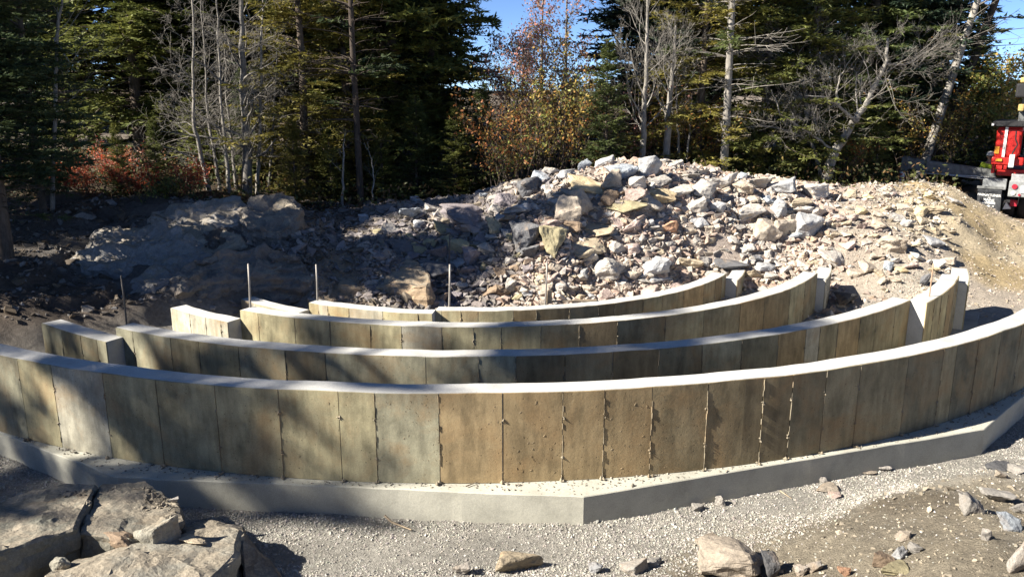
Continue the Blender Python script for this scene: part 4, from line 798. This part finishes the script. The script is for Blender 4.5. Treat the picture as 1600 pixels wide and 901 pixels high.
bare('slim bare stem between the pale trunk and the grey pole', [(1062, 255), (1060, 210), (1057, 170), (1058, 120)], 21.6, .05, 73, 'gy', 1, (2, 5), .9, .4); bare('thin leaning pale stem left of the grey pole', [(1072, 255), (1078, 200), (1082, 150)], 21.6, .04, 74, 'pl', 1, (2, 4), .7, .5, n=8)
bare('large forked bare tree leaning over the right crest', [(1288, 268), (1300, 240), (1322, 214), (1336, 190), (1356, 160), (1370, 128), (1382, 98), (1388, 60)], 21.4, .15, 75, 'pl', 3, (3, 5), 1.6, .45, .3, .8, 12, limbs=[([(1336, 190, 0), (1312, 165, -.2), (1285, 152, -.4), (1258, 150, -.5)], .07, 9), ([(1312, 165, -.2), (1306, 145, -.1), (1312, 120, .1), (1340, 75, .3)], .05, 8), ([(1382, 100, 0), (1415, 102, .3), (1445, 82, .4)], .05, 8), ([(1376, 124, 0), (1395, 126, -.2), (1415, 116, -.2)], .035, 5), ([(1298, 232, 0), (1260, 205, -.3), (1220, 180, -.5), (1205, 140, -.6)], .05, 10)])
bare('bare grey tree with spreading limbs left of the forked one', [(1262, 262), (1262, 200), (1259, 150), (1250, 112), (1225, 90), (1203, 70)], 22.3, .09, 76, 'gy', 3, (3, 5), 1.8, .25, .3, .85, 18); bare('low tangle of bare limbs over the right crest', [(1292, 266), (1270, 222), (1235, 205), (1190, 196), (1150, 200)], 21.6, .06, 77, 'pl', 3, (3, 5), 1.0, .25, .4, .8, 14)
bare('thickest trunk of the bare grey thicket on the left', [(388, 312), (386, 240), (380, 160), (377, 80), (374, 0), (372, -80)], 20.2, .15, 78, 'gy', 3, (3, 5), 1.9, .2, -.02, 1.0, 26, wander=.34)
for k, (lb, pth, y, r) in enumerate([('leaning white stem at the left side of the bare thicket', [(330, 308), (316, 255), (305, 200), (300, 130), (300, 40), (298, -60)], 19.9, .07), ('thin curved stem of the bare thicket', [(346, 306), (338, 250), (322, 180), (318, 90), (312, 0)], 20.3, .055), ('slender pale stem left of the thickest bare trunk', [(360, 306), (353, 240), (345, 160), (340, 70), (338, -40)], 20.0, .06), ('slender stem touching the thickest bare trunk', [(372, 305), (362, 230), (352, 140), (350, 40)], 20.6, .05), ('stem right of the thickest bare trunk', [(404, 310), (406, 230), (410, 140), (408, 40), (412, -40)], 20.5, .06), ('rightmost stem of the bare thicket', [(420, 306), (424, 240), (430, 160), (432, 80)], 21.0, .05)]):
    bare(lb, pth, y, r, 80 + k, 'gy' if k % 2 else 'pl', 3, (3, 5), 1.5, .2, -.04, 1.05, 20, wander=.36)
bare('white stem with a crooked top right of the olive hemlock', [(536, 318), (537, 270), (535, 225), (538, 205)], 19.8, .04, 90, 'pl', 1, (2, 4), .6, .3, n=7); bare('crooked white sapling right of the tall dark trunk', [(580, 325), (585, 280), (578, 240), (570, 222)], 19.8, .03, 91, 'pl', 1, (2, 4), .6, .2, n=7)
bare('bleached bare limbs in front of the black spruces at the upper left', [(60, 200), (85, 60), (98, 0), (104, -40)], 16.5, .05, 92, 'pl', 1, (3, 5), 1.3, .2, .5, .6, 12, limbs=[([(84, 60, 0), (108, 98, -.2), (130, 72, -.2), (152, 55, -.1)], .025, 6), ([(70, 145, 0), (115, 143, -.3), (165, 138, -.3)], .02, 5)])
for k, (u, v0, y, r, lb) in enumerate([(845, -10, 22.3, .09, 'pinkish leafless maple at the right of the patch of sky'), (815, 70, 22.9, .06, 'lower pink-grey leafless tree under the patch of sky'), (795, 95, 23.4, .05, 'small grey-pink leafless tree beside the big dense spruce'), (882, -20, 22.9, .09, 'rosy leafless tree crowding against the blue-green spruce')]):
    bare(lb, [(u, 262), (u + 3, 200), (u + 1, 120 + v0 * .3), (u + 4, v0)], y, r, 100 + k, 'gy', 3, (3, 5), 1.55, .18, .45, .7, 24, 'autumn_tree', PNK, 2200, limbs=(), lsz=.042)
bare('yellow-leaved tree beyond the truck at the right edge', [(1566, 300), (1567, 240), (1564, 180), (1565, 105)], 26.5, .08, 110, 'br', 2, (3, 6), 1.9, .15, .4, .75, 26, 'autumn_tree', YGR + YEL, 3800, lsz=.06); bare('yellow-green leafy tree just left of the truck', [(1535, 300), (1536, 250), (1538, 190), (1536, 140)], 26.2, .06, 111, 'br', 2, (3, 6), 1.5, .15, .4, .75, 20, 'autumn_tree', YGR, 2600, lsz=.06)
def shrub(label, u, y, h, w, pal, nl, seed, bark='br', lsz=.035, name='shrub', stems=9, grp='autumn shrubs'):
    rs = np.random.RandomState(seed); x = at(u, y); out = []; tips = []
    for k in range(stems):
        a = rs.uniform(0, 6.28); grow(rs, (rs.normal(0, w * .15), rs.normal(0, w * .15), -.05), (math.cos(a) * w / h * .8, math.sin(a) * w / h * .8, 1), h * rs.uniform(.6, 1.0), .008 + h * .006, 2, out, tips, .25, .3, .7, (3, 6), .003)
    t = thing(name, label, 'shrub', (x, y, zat(x, y)), group=grp); o = link('stem', woodmesh(out, 5, 'stem'), t); o.color = (*BARK[bark], 1); link('foliage', leaves(rs, tips, nl, lsz, pal, .06), t)
for k, a in enumerate([('orange bush at the left of the autumn thicket, by the dark spruces', 790, 20.6, 2.1, .9, ORG, 1500), ('yellow-green bush in the left of the autumn thicket', 825, 20.9, 2.5, .9, YGR + YEL, 1700), ('tall amber bush in the middle of the autumn thicket', 868, 21.2, 3.1, 1.0, YEL, 2000), ('brownish bush right of the amber one, beside the young fir', 905, 21.0, 2.8, .9, YEL + ORG, 1500), ('dull yellow bush behind the middle of the autumn thicket', 845, 22.4, 3.4, 1.1, YGR, 1800), ('low brown bush at the left foot of the rock pile', 800, 19.9, 1.1, .7, YGR + ORG, 700),
                       ('amber bush behind the white bare tree', 1020, 22.5, 2.2, 1.0, YEL, 1500), ('rust-brown bush left of the grey pole', 1095, 22.2, 2.4, .9, ORG + YEL, 1500), ('yellow bush behind the pale trunk', 1055, 23.0, 2.2, .9, YEL, 1300), ('pinkish brush left of the white bare tree', 978, 22.4, 2.4, .8, PNK, 900), ('olive bush behind the flat white rocks', 1150, 21.8, 1.3, .8, YGR, 1100), ('dull gold bush behind the leaning pines', 1415, 26.5, 3.6, 1.4, YEL, 2000), ('gold bush under the leaning pines', 1470, 26.0, 3.2, 1.2, YEL, 1600), ('ragged brown bush at the right end of the crest', 1305, 22.0, 1.5, .8, YGR + ORG, 900), ('green-gold bush left of the forked bare tree', 1215, 22.0, 1.5, .8, YGR, 1200)]):
    shrub(*a, 200 + k, lsz=.04)
for k, a in enumerate([('leftmost low red bush under the black spruces', 100, 18.6, .75, .8, RED), ('second low red bush from the left, touching the sapling', 150, 18.9, .85, .8, RED), ('bright red bush between the two saplings', 215, 18.8, .7, .75, RED), ('red bush at the foot of the bare grey trunks', 300, 19.0, .75, .7, RED), ('yellowish low bush in front of the bright red one', 262, 18.4, .5, .7, YGR), ('pale leafy low bush at the left forest edge', 60, 18.0, .6, .7, [(.2, .2, .12), (.26, .2, .12)]), ('rosy low bush behind the two saplings', 180, 20.2, .9, .9, RED + PNK)]):
    shrub(*a[:6], 1100, 230 + k, lsz=.032, grp='low bushes at the left forest edge')

# the wood beyond, one mass
def far_wood():
    rs = np.random.RandomState(77); V = []; Cc = []
    gv = np.zeros(0)
    src = []
    for kd in ('spruce', 'spruceb'):
        me = CON[kd][1]; a = np.zeros(len(me.vertices) * 3, np.float32); me.vertices.foreach_get('co', a); a = a.reshape(-1, 3, 3); src.append((a, 13 if kd == 'spruce' else 15))
    for k in range(105):
        y = rs.uniform(29, 52); u = rs.uniform(-250, 1850); x = at(u, y)
        vt = -300
        if 690 < u < 950: vt = 165
        if u > 1440: vt = 125
        z = zat(x, y); h = min(rs.uniform(11, 16), pd(u, vt, y)[2] - z)
        if h < 2: continue
        a, H0 = src[rs.randint(2)]; I = rs.randint(len(a), size=3600); b = a[I].copy(); c = b.mean(1, keepdims=True); b = c + (b - c) * 2.6; s = h / H0; w = max(s, .62); an = rs.uniform(0, 6.28); ca, sa = math.cos(an), math.sin(an)
        q = np.stack([(b[..., 0] * ca - b[..., 1] * sa) * w + x, (b[..., 0] * sa + b[..., 1] * ca) * w + y, b[..., 2] * s + z], -1); V.append(q.reshape(-1, 3)); Cc.append(np.repeat((np.array(GCOL['dk' if rs.rand() < .6 else 'md']) * rs.uniform(.8, 1.2))[None], len(q) * 3, 0))
    V = np.concatenate(V); link('far_wood', tri_mesh('far_wood', V, np.arange(len(V)).reshape(-1, 3), np.concatenate(Cc)), None, M_leaf, kind='stuff', label='dark evergreen wood beyond the forest edge', cat='wood')
far_wood()
def litter():
    rs = np.random.RandomState(88); n = 30000; u = rs.uniform(-120, 1500, n); y = rs.uniform(17.6, 27, n); x = np.array([at(a, b) for a, b in zip(u, y)]); ok = (y > 20.2) | ((x < -5.5) & (y > 17.8)) | ((x < -2) & (y > 19)); x, y = x[ok], y[ok]; n = len(x); z = gheight(x, y)
    P = np.stack([x, y, z + rs.uniform(.0, .7, n) ** 1.8], 1); a = rs.normal(size=(n, 3)); a /= np.linalg.norm(a, axis=1)[:, None]; b = np.cross(a, rs.normal(size=(n, 3))); b /= np.linalg.norm(b, axis=1)[:, None]; s = .05 * rs.uniform(.5, 1.5, (n, 1))
    V = np.stack([P - a * s, P + b * s * .5, P + a * s, P - b * s * .5], 1).reshape(-1, 3); c = np.array([(.09, .10, .035), (.06, .07, .03), (.16, .10, .05), (.12, .08, .04), (.10, .12, .04)])[rs.randint(5, size=n)]
    link('undergrowth', tri_mesh('undergrowth', V, np.arange(n * 4).reshape(-1, 4), np.repeat(c, 4, 0)), None, M_leaf, kind='stuff', label='leaf litter and low plants on the forest floor', cat='undergrowth')
litter()

# ------------------------------------------------------------------ crane truck, its outrigger, the worker
M_red = plain('red_paint', (.42, .022, .018), .35, 0, .25, 6); M_black = plain('black_rubber', (.022, .022, .024), .75, 0, .3, 14); M_beam = plain('worn_black_steel', (.16, .165, .16), .6, .2, .5, 7)
M_grey = plain('grey_paint', (.25, .26, .26), .5, 0, .3, 7); M_white = plain('white_paint', (.75, .75, .72), .5, 0, .2, 9); M_orange = plain('orange_decal', (.62, .26, .03), .5); M_yellow = plain('yellow_paint', (.46, .34, .13), .5)
M_redl = plain('red_lens', (.38, .03, .05), .2); M_whl = plain('white_lens', (.7, .68, .55), .2); M_silver = plain('bare_metal', (.5, .5, .48), .4, .6, .3, 10); M_hiv = plain('hi_vis_cloth', (.58, .72, .06), .8, 0, .15, 12); M_flap = plain('mud_flap_rubber', (.05, .053, .058), .7, 0, .3, 10)
TX, TY = pd(1573, 330, 22.0)[0], 22.0; TZ = zat(TX + .6, TY) ; TZ = float(np.clip(TZ, .35, .75))
truck = thing('crane_truck', 'red crane truck cut by the right edge, with a lettered black mud flap', 'truck', (TX, TY, TZ))
def part(name, fn, m, parent=None, smooth=False, M=None):
    bm = bmesh.new(); fn(bm); me = bm_mesh(name, bm, smooth); me.materials.append(m); o = bpy.data.objects.new(name, me); COL.objects.link(o); o.parent = parent or truck; return o
TH = math.atan2(TX + .9, TY); truck.rotation_euler.z = -TH; nX = np.array([math.cos(TH), -math.sin(TH), 0]); nY = np.array([math.sin(TH), math.cos(TH), 0])
def L(u, v, y=22.0):      # picture point on the plane at depth y - 22 behind the truck's rear -> truck coordinates
    d = ray(u, v); o = np.array([-TX, -TY, CZ - TZ]); p = o + d * ((y - 22.0 - o @ nY) / (d @ nY)); return np.array([p @ nX, y - 22.0, p[2]])
def bx(u0, v0, u1, v1, y0, y1, bev=.012):
    a, b = L(u0, v1, y0), L(u1, v0, y0); return lambda bm: box(bm, a[0], b[0], y0 - TY, y1 - TY, a[2], b[2], None, bev)
def cyl(bm, p, q, r, n=14):
    V, Fc = tubes([(np.array([p, (np.array(p) + np.array(q)) / 2, q], float), np.full(3, r))], n); vs = [bm.verts.new(v) for v in V]
    for f in Fc: bm.faces.new([vs[i] for i in f])
    bm.faces.new(vs[:n][::-1]); bm.faces.new(vs[-n:])
part('chassis', lambda bm: (box(bm, .25, .45, .1, 7.5, .72, .98, None, .01), box(bm, 1.75, 1.95, .1, 7.5, .72, .98, None, .01), box(bm, .1, 2.3, .25, 7.2, .98, 1.12, None, .01)), M_beam)
bedz = L(1573, 283)[2]
part('fender', bx(1534, 280, 1574, 295, 22.15, 23.9, .02), M_grey)
panel = part('light_panel', bx(1574, 286, 1645, 307, 21.95, 22.2, .015), M_grey)
def disc(u, v, r, y=21.95):
    c = L(u, v, y); return lambda bm: cyl(bm, (c[0], c[1] + .02, c[2]), (c[0], c[1] - .03, c[2]), r, 20)
part('tail_lamp', disc(1585.5, 291.5, .068), M_redl, panel); part('reversing_lamp', disc(1583, 301.5, .056), M_whl, panel); part('side_lamp', disc(1592.5, 304.5, .032), M_redl, panel); part('tail_lamp', disc(1636, 291.5, .068), M_redl, panel)
part('licence_plate', bx(1594, 291, 1606, 302, 21.92, 21.955, .002), M_white, panel)
part('bed_edge', bx(1579, 275, 1650, 285.5, 22.0, 28, .01), M_silver)
part('deck', bx(1556, 268, 1650, 274, 22.2, 28, .01), M_red)
tank = part('hydraulic_tank', bx(1552, 198, 1599.5, 246, 22.05, 23.2, .09), M_red, smooth=False)
part('tank_strap', bx(1569, 198.6, 1571.6, 246, 22.02, 22.06, .003), M_white, tank); part('warning_decal', bx(1553.5, 229, 1562, 240, 22.025, 22.055, .002), M_orange, tank)
part('tank_neck', bx(1600.4, 205, 1650, 262, 22.3, 24, .05), M_red); part('canopy', bx(1551, 191, 1650, 197.4, 21.9, 24, .02), M_black); part('mirror_arm', bx(1549, 193, 1553.5, 196.5, 21.75, 21.9, .01), M_white)
part('tank_base', bx(1548, 247, 1600, 257, 21.95, 23.2, .03), M_red); part('marker_lamp', bx(1555, 248.2, 1566, 252, 21.9, 21.952, .01), M_orange)
part('control_valve', lambda bm: [box(bm, *sorted((L(u0, 262)[0], L(u1, 262)[0])), -.05, .5, *sorted((L(1560, v1)[2], L(1560, v0)[2])), None, .01) for u0, v0, u1, v1 in ((1549, 258, 1554, 271), (1556, 258, 1566, 264), (1559, 265, 1572, 268), (1568, 258, 1573, 264))], M_red)
part('control_box', bx(1575, 242, 1586, 261.5, 21.8, 21.98, .01), M_white)
def hose(bm):
    P = np.array([L(u, v, 21.93) for u, v in ((1588, 205), (1587, 218), (1590, 226), (1584, 236), (1580, 243))]); s = np.linspace(0, 1, 5); q = np.linspace(0, 1, 18); P = np.stack([np.interp(q, s, P[:, k]) for k in range(3)], 1)
    V, Fc = tubes([(P, np.full(18, .018))], 8); vs = [bm.verts.new(v) for v in V]
    for f in Fc: bm.faces.new([vs[i] for i in f])
part('hose', hose, M_black, smooth=True)
part('crane_column', bx(1590, 175, 1640, 190.5, 22.4, 23.4, .03), M_beam); part('seat_housing', bx(1585.5, 130, 1640, 153, 22.2, 23.2, .05), M_black); part('work_lamp', bx(1590, 163, 1601, 173.5, 22.1, 22.4, .02), M_yellow); part('crane_post', bx(1594, 151, 1640, 176, 22.5, 23.2, .02), M_beam); part('beacon', bx(1594, 121, 1606, 129.5, 22.3, 22.8, .03), M_yellow)
# outrigger beam reaching left, with its striped leg
beam = part('outrigger_beam', lambda bm: None, M_beam)
def beamfn(bm):
    a, b, c, d = L(1412, 246, 22.6), L(1412, 262.5, 22.6), L(1556, 285, 22.6), L(1556, 266, 22.6)
    vs = [bm.verts.new((p[0], p[1] + t, p[2])) for t in (0, .28) for p in (a, b, c, d)]
    for f in ((0, 1, 2, 3), (7, 6, 5, 4), (0, 4, 5, 1), (1, 5, 6, 2), (2, 6, 7, 3), (3, 7, 4, 0)): bm.faces.new([vs[i] for i in f])
    bmesh.ops.recalc_face_normals(bm, faces=bm.faces); bmesh.ops.bevel(bm, geom=list(bm.edges), offset=.012, segments=2, affect='EDGES')
bm = bmesh.new(); beamfn(bm); bm.to_mesh(beam.data); bm.free()
part('beam_collar', lambda bm: box(bm, L(1447, 257, 22.55)[0], L(1451, 257, 22.55)[0], .53, .92, L(1449, 269, 22.55)[2], L(1449, 245.5, 22.55)[2], None, .01), M_beam, beam)
part('beam_head', lambda bm: box(bm, L(1408, 257, 22.55)[0], L(1418, 257, 22.55)[0], .5, .95, L(1412, 268, 22.55)[2], L(1412, 245, 22.55)[2], None, .02), M_beam, beam)
leg = part('outrigger_leg', lambda bm: cyl(bm, L(1409, 266, 22.5) + np.array((0, .1, 0)), L(1407, 300, 22.5) + np.array((0, .1, 0)), .072, 16), M_white)
def stripes(bm):
    for v in (271, 277, 283): c = L(1408.4, v, 22.5) + np.array((0, .1, 0)); cyl(bm, c, c + np.array((.0, .0, -.055)), .0745, 16)
part('red_stripe', stripes, plain('faded_red', (.5, .12, .09), .6), leg)
part('outrigger_shoe', lambda bm: cyl(bm, L(1407, 300, 22.5) + np.array((0, .1, 0)), L(1407, 304, 22.5) + np.array((0, .1, 0)), .19, 20), M_beam, leg)
def rods(bm):
    for (u0, v0), (u1, v1) in (((1433, 270), (1546, 277)), ((1484, 274), (1550, 281))): cyl(bm, L(u0, v0, 22.55), L(u1, v1, 22.55), .016, 8)
part('control_rod', rods, M_silver)
# wheels: dual rear pairs
def wheel(x, y):
    w = part('wheel', lambda bm: cyl(bm, (x - .13, y, .50), (x + .13, y, .50), .28, 24), M_grey); 
    def tyre(bm):
        prof = [(-.14, .29), (-.15, .40), (-.13, .49), (-.08, .515), (.08, .515), (.13, .49), (.15, .40), (.14, .29)]; n = 28; R0 = []
        for i in range(n):
            a = i * 2 * math.pi / n; R0.append([bm.verts.new((x + p, y + r * math.cos(a), .50 + r * math.sin(a))) for p, r in prof])
        for i in range(n):
            for k in range(len(prof)): bm.faces.new((R0[i][k], R0[i][(k + 1) % 8], R0[(i + 1) % n][(k + 1) % 8], R0[(i + 1) % n][k]))
        bmesh.ops.recalc_face_normals(bm, faces=bm.faces)
    part('tyre', tyre, M_black, w, True)
for wx in (.02, .36, 1.95, 2.29):
    for wy in (1.0, 2.35): wheel(wx, wy)
for wy in (1.0, 2.35): part('axle', lambda bm: cyl(bm, (0, wy, .5), (2.3, wy, .5), .09), M_beam)
part('rear_reflector', bx(1577, 313, 1590, 322, 22.3, 22.4, .01), M_redl); part('wheel_chock', lambda bm: [bm.faces.new([bm.verts.new(v) for v in q]) for q in (lambda a, b, c, e: ((a, b, c), (a + e, c + e, b + e), (a, a + e, b + e, b), (b, b + e, c + e, c), (c, c + e, a + e, a)))(L(1566, 327, 22.2), L(1579, 326, 22.2), L(1572, 316, 22.2), np.array((0, .25, 0)))], M_white)
part('cab', lambda bm: box(bm, 0, 2.4, 7.4, 9.2, .6, 2.8, None, .15), M_white)
# the lettered mud flap, hanging tilted
fc = [L(*q, 21.9) for q in ((1525.5, 330), (1562, 335), (1565.5, 295.5), (1528, 292))]
def flap(bm):
    vs = [bm.verts.new(p + np.array((0, t, 0))) for t in (0, .015) for p in fc]
    for f in ((0, 1, 2, 3), (7, 6, 5, 4), (0, 4, 5, 1), (1, 5, 6, 2), (2, 6, 7, 3), (3, 7, 4, 0)): bm.faces.new([vs[i] for i in f])
    bmesh.ops.recalc_face_normals(bm, faces=bm.faces)
mf = part('mud_flap', flap, M_flap)
M_let = plain('white_lettering', (.78, .78, .76), .6, 0, .05); ex = fc[2] - fc[3]; ez = fc[3] - fc[0]; ew = np.linalg.norm(ex); eh = np.linalg.norm(ez); ex /= ew; ez /= eh
def letters(txt, fx, fy, h, wmax, m=M_let, off=.004):
    cu = bpy.data.curves.new('lettering', 'FONT'); cu.body = txt; cu.size = 1; cu.align_x = 'CENTER'; cu.align_y = 'CENTER'; cu.extrude = 0; cu.offset = .012
    ob = bpy.data.objects.new('tmp', cu); COL.objects.link(ob); bpy.context.view_layer.update(); me = bpy.data.meshes.new_from_object(ob.evaluated_get(bpy.context.evaluated_depsgraph_get())); bpy.data.objects.remove(ob)
    c = np.array([v.co[:2] for v in me.vertices]); w = np.ptp(c[:, 0]); hh = np.ptp(c[:, 1]); c -= (c.max(0) + c.min(0)) / 2; o = fc[0] + ex * ew * fx + ez * eh * fy
    for v, q in zip(me.vertices, c): v.co = Vector(o + ex * q[0] * wmax / w + ez * q[1] * h / hh + np.array((0, -off, 0)))
    me.materials.clear(); me.materials.append(m); x = bpy.data.objects.new('lettering', me); COL.objects.link(x); x.parent = mf
letters('FREIGHTLINER', .5, .72, .072, .56); letters('OF', .5, .61, .035, .07); letters('MAINE', .5, .52, .06, .26)
def plate(fx0, fx1, fy0, fy1):
    def fn(bm): bm.faces.new([bm.verts.new(fc[0] + ex * ew * a + ez * eh * b + np.array((0, -.003, 0))) for a, b in ((fx0, fy0), (fx1, fy0), (fx1, fy1), (fx0, fy1))])
    return fn
part('letter_band', plate(.24, .76, .36, .45), M_let, mf); letters('BANGOR', .5, .405, .042, .27, M_flap, .006)
def emblem(bm):
    for pts in (((.42, .27), (.5, .31), (.58, .27), (.5, .23)), ((.28, .30), (.38, .275), (.30, .245)), ((.72, .30), (.70, .245), (.62, .275))): bm.faces.new([bm.verts.new(fc[0] + ex * ew * a + ez * eh * b + np.array((0, -.003, 0))) for a, b in pts])
part('emblem', emblem, M_let, mf); part('letter_line', plate(.27, .73, .12, .155), M_let, mf)
part('flap_bracket', lambda bm: box(bm, fc[3][0] - .02, fc[2][0] + .03, -.12, -.04, fc[2][2] - .01, fc[3][2] + .03, None, .006), M_beam)

# worker standing behind the outrigger beam
wp = pd(1545, 262, 23.3); WX, WY, WZ = wp[0], 23.3, zat(wp[0], 23.3); hat_top = pd(1546, 237.5, 23.3)[2]; HH = float(np.clip(hat_top - WZ, 1.6, 1.95))
man = thing('person', 'worker in white hard hat and yellow-green hi-vis jacket behind the outrigger beam', 'person', (WX, WY, hat_top - HH), R_(-20))
def skinned(name, V, E, Rr, m, sub=2):
    me = bpy.data.meshes.new(name); me.from_pydata([Vector(v) * (HH / 1.80) for v in V], E, []); o = bpy.data.objects.new(name, me); COL.objects.link(o); o.parent = man
    bm = bmesh.new(); bm.from_mesh(me); lay = bm.verts.layers.skin.verify(); bm.verts.ensure_lookup_table()
    for v, r in zip(bm.verts, Rr): r = r if isinstance(r, tuple) else (r, r); v[lay].radius = (r[0] * HH / 1.8, r[1] * HH / 1.8)
    bm.verts[0][lay].use_root = True; bm.to_mesh(me); bm.free()
    o.modifiers.new('skin', 'SKIN'); sb = o.modifiers.new('sub', 'SUBSURF'); sb.levels = sub; sb.render_levels = sub; bpy.context.view_layer.update()
    nm = bpy.data.meshes.new_from_object(o.evaluated_get(bpy.context.evaluated_depsgraph_get())); o.modifiers.clear(); o.data = nm; nm.materials.clear(); nm.materials.append(m); nm.polygons.foreach_set('use_smooth', np.ones(len(nm.polygons), bool)); return o
M_skin = plain('skin', (.46, .29, .21), .6, 0, .1); M_trous = plain('grey_work_trousers', (.20, .20, .19), .9); M_boot = plain('brown_boots', (.09, .06, .04), .8)
V = [(0, 0, .95), (0, 0, 1.12), (0, -.01, 1.30), (0, 0, 1.45), (0, -.01, 1.55), (0, -.03, 1.64), (0, -.025, 1.72)]; E = [(0, 1), (1, 2), (2, 3), (3, 4), (4, 5), (5, 6)]; Rr = [(.13, .10), (.125, .095), (.15, .105), (.10, .08), .052, (.072, .085), (.068, .08)]
for s in (-1, 1):
    b = len(V); V += [(s * .17, 0, 1.42), (s * .25, .02, 1.14), (s * .22, -.16, .96), (s * .19, -.25, .92)]; E += [(3, b), (b, b + 1), (b + 1, b + 2), (b + 2, b + 3)]; Rr += [.055, .042, .033, (.038, .018)]
    for k in range(5):
        f = len(V); x0 = s * (.19 + (k - 2) * .017); th = k == (0 if s > 0 else 4); ln = .035 if th else .04 - abs(k - 2) * .004
        V += [(x0 + (s * -.03 if th else 0), -.29 if not th else -.265, .905), (x0 + (s * -.035 if th else 0), -.29 - ln * .8, .885), (x0 + (s * -.03 if th else 0), -.29 - ln, .855)]; E += [(b + 3, f), (f, f + 1), (f + 1, f + 2)]; Rr += [.009, .0085, .0075]
    b = len(V); V += [(s * .09, 0, .86), (s * .10, -.015, .50), (s * .11, .01, .10), (s * .12, -.12, .05)]; E += [(0, b), (b, b + 1), (b + 1, b + 2), (b + 2, b + 3)]; Rr += [.085, .058, .04, (.042, .03)]
skinned('body', V, E, Rr, M_skin)
skinned('jacket', [(0, 0, .98), (0, -.005, 1.14), (0, -.01, 1.32), (0, 0, 1.44), (.17, 0, 1.43), (.255, .02, 1.14), (.225, -.15, .98), (-.17, 0, 1.43), (-.255, .02, 1.14), (-.225, -.15, .98), (0, 0, .84)], [(0, 1), (1, 2), (2, 3), (3, 4), (4, 5), (5, 6), (3, 7), (7, 8), (8, 9), (0, 10)], [(.165, .13), (.155, .125), (.175, .13), (.12, .10), .075, .062, .05, .075, .062, .05, (.17, .135)], M_hiv)
skinned('trousers', [(0, 0, .93), (.10, 0, .82), (.11, -.015, .50), (.115, .01, .12), (-.10, 0, .82), (-.11, -.015, .50), (-.115, .01, .12)], [(0, 1), (1, 2), (2, 3), (0, 4), (4, 5), (5, 6)], [(.15, .115), .098, .075, .066, .098, .075, .066], M_trous)
for s in (-1, 1): skinned('boot', [(s * .115, .02, .14), (s * .115, .01, .05), (s * .12, -.15, .045)], [(0, 1), (1, 2)], [.055, .055, (.05, .04)], M_boot)
def hat(bm):
    n = 20; R0 = []; k_ = HH / 1.8
    for r, z in ((.145, 1.70), (.125, 1.705), (.122, 1.74), (.108, 1.785), (.07, 1.815), (.02, 1.825)):
        R0.append([bm.verts.new((r * math.cos(i * 2 * math.pi / n) * .92 * k_, (-.025 + r * 1.08 * math.sin(i * 2 * math.pi / n) - (.03 if r > .14 and math.sin(i * 2 * math.pi / n) < -.3 else 0)) * k_, z * k_)) for i in range(n)])
    for a, b in zip(R0, R0[1:]):
        for i in range(n): bm.faces.new((a[i], a[(i + 1) % n], b[(i + 1) % n], b[i]))
    bm.faces.new(R0[-1]); bm.faces.new(R0[0][::-1])
ht = part('hard_hat', hat, M_white, man, True)
def face(bm):
    k_ = HH / 1.8
    for sx, y, z, a, b, c in ((0, -.115, 1.64, .013, .02, .022), (-.078, -.02, 1.64, .012, .02, .03), (.078, -.02, 1.64, .012, .02, .03)):
        r = bmesh.ops.create_uvsphere(bm, u_segments=8, v_segments=6, radius=1); 
        for v in r['verts']: v.co = Vector(((sx + v.co.x * a) * k_, (y + v.co.y * b) * k_, (z + v.co.z * c) * k_))
part('nose_and_ears', face, M_skin, man, True).name = 'face'
def eyes(bm):
    k_ = HH / 1.8
    for sx in (-.03, .03):
        r = bmesh.ops.create_uvsphere(bm, u_segments=8, v_segments=6, radius=.010 * k_)
        for v in r['verts']: v.co += Vector((sx, -.105, 1.665)) * k_
part('eye', eyes, M_black, man, True)
part('mouth', lambda bm: box(bm, -.025 * HH / 1.8, .025 * HH / 1.8, -.112 * HH / 1.8, -.10 * HH / 1.8, 1.598 * HH / 1.8, 1.604 * HH / 1.8), M_redl, man)
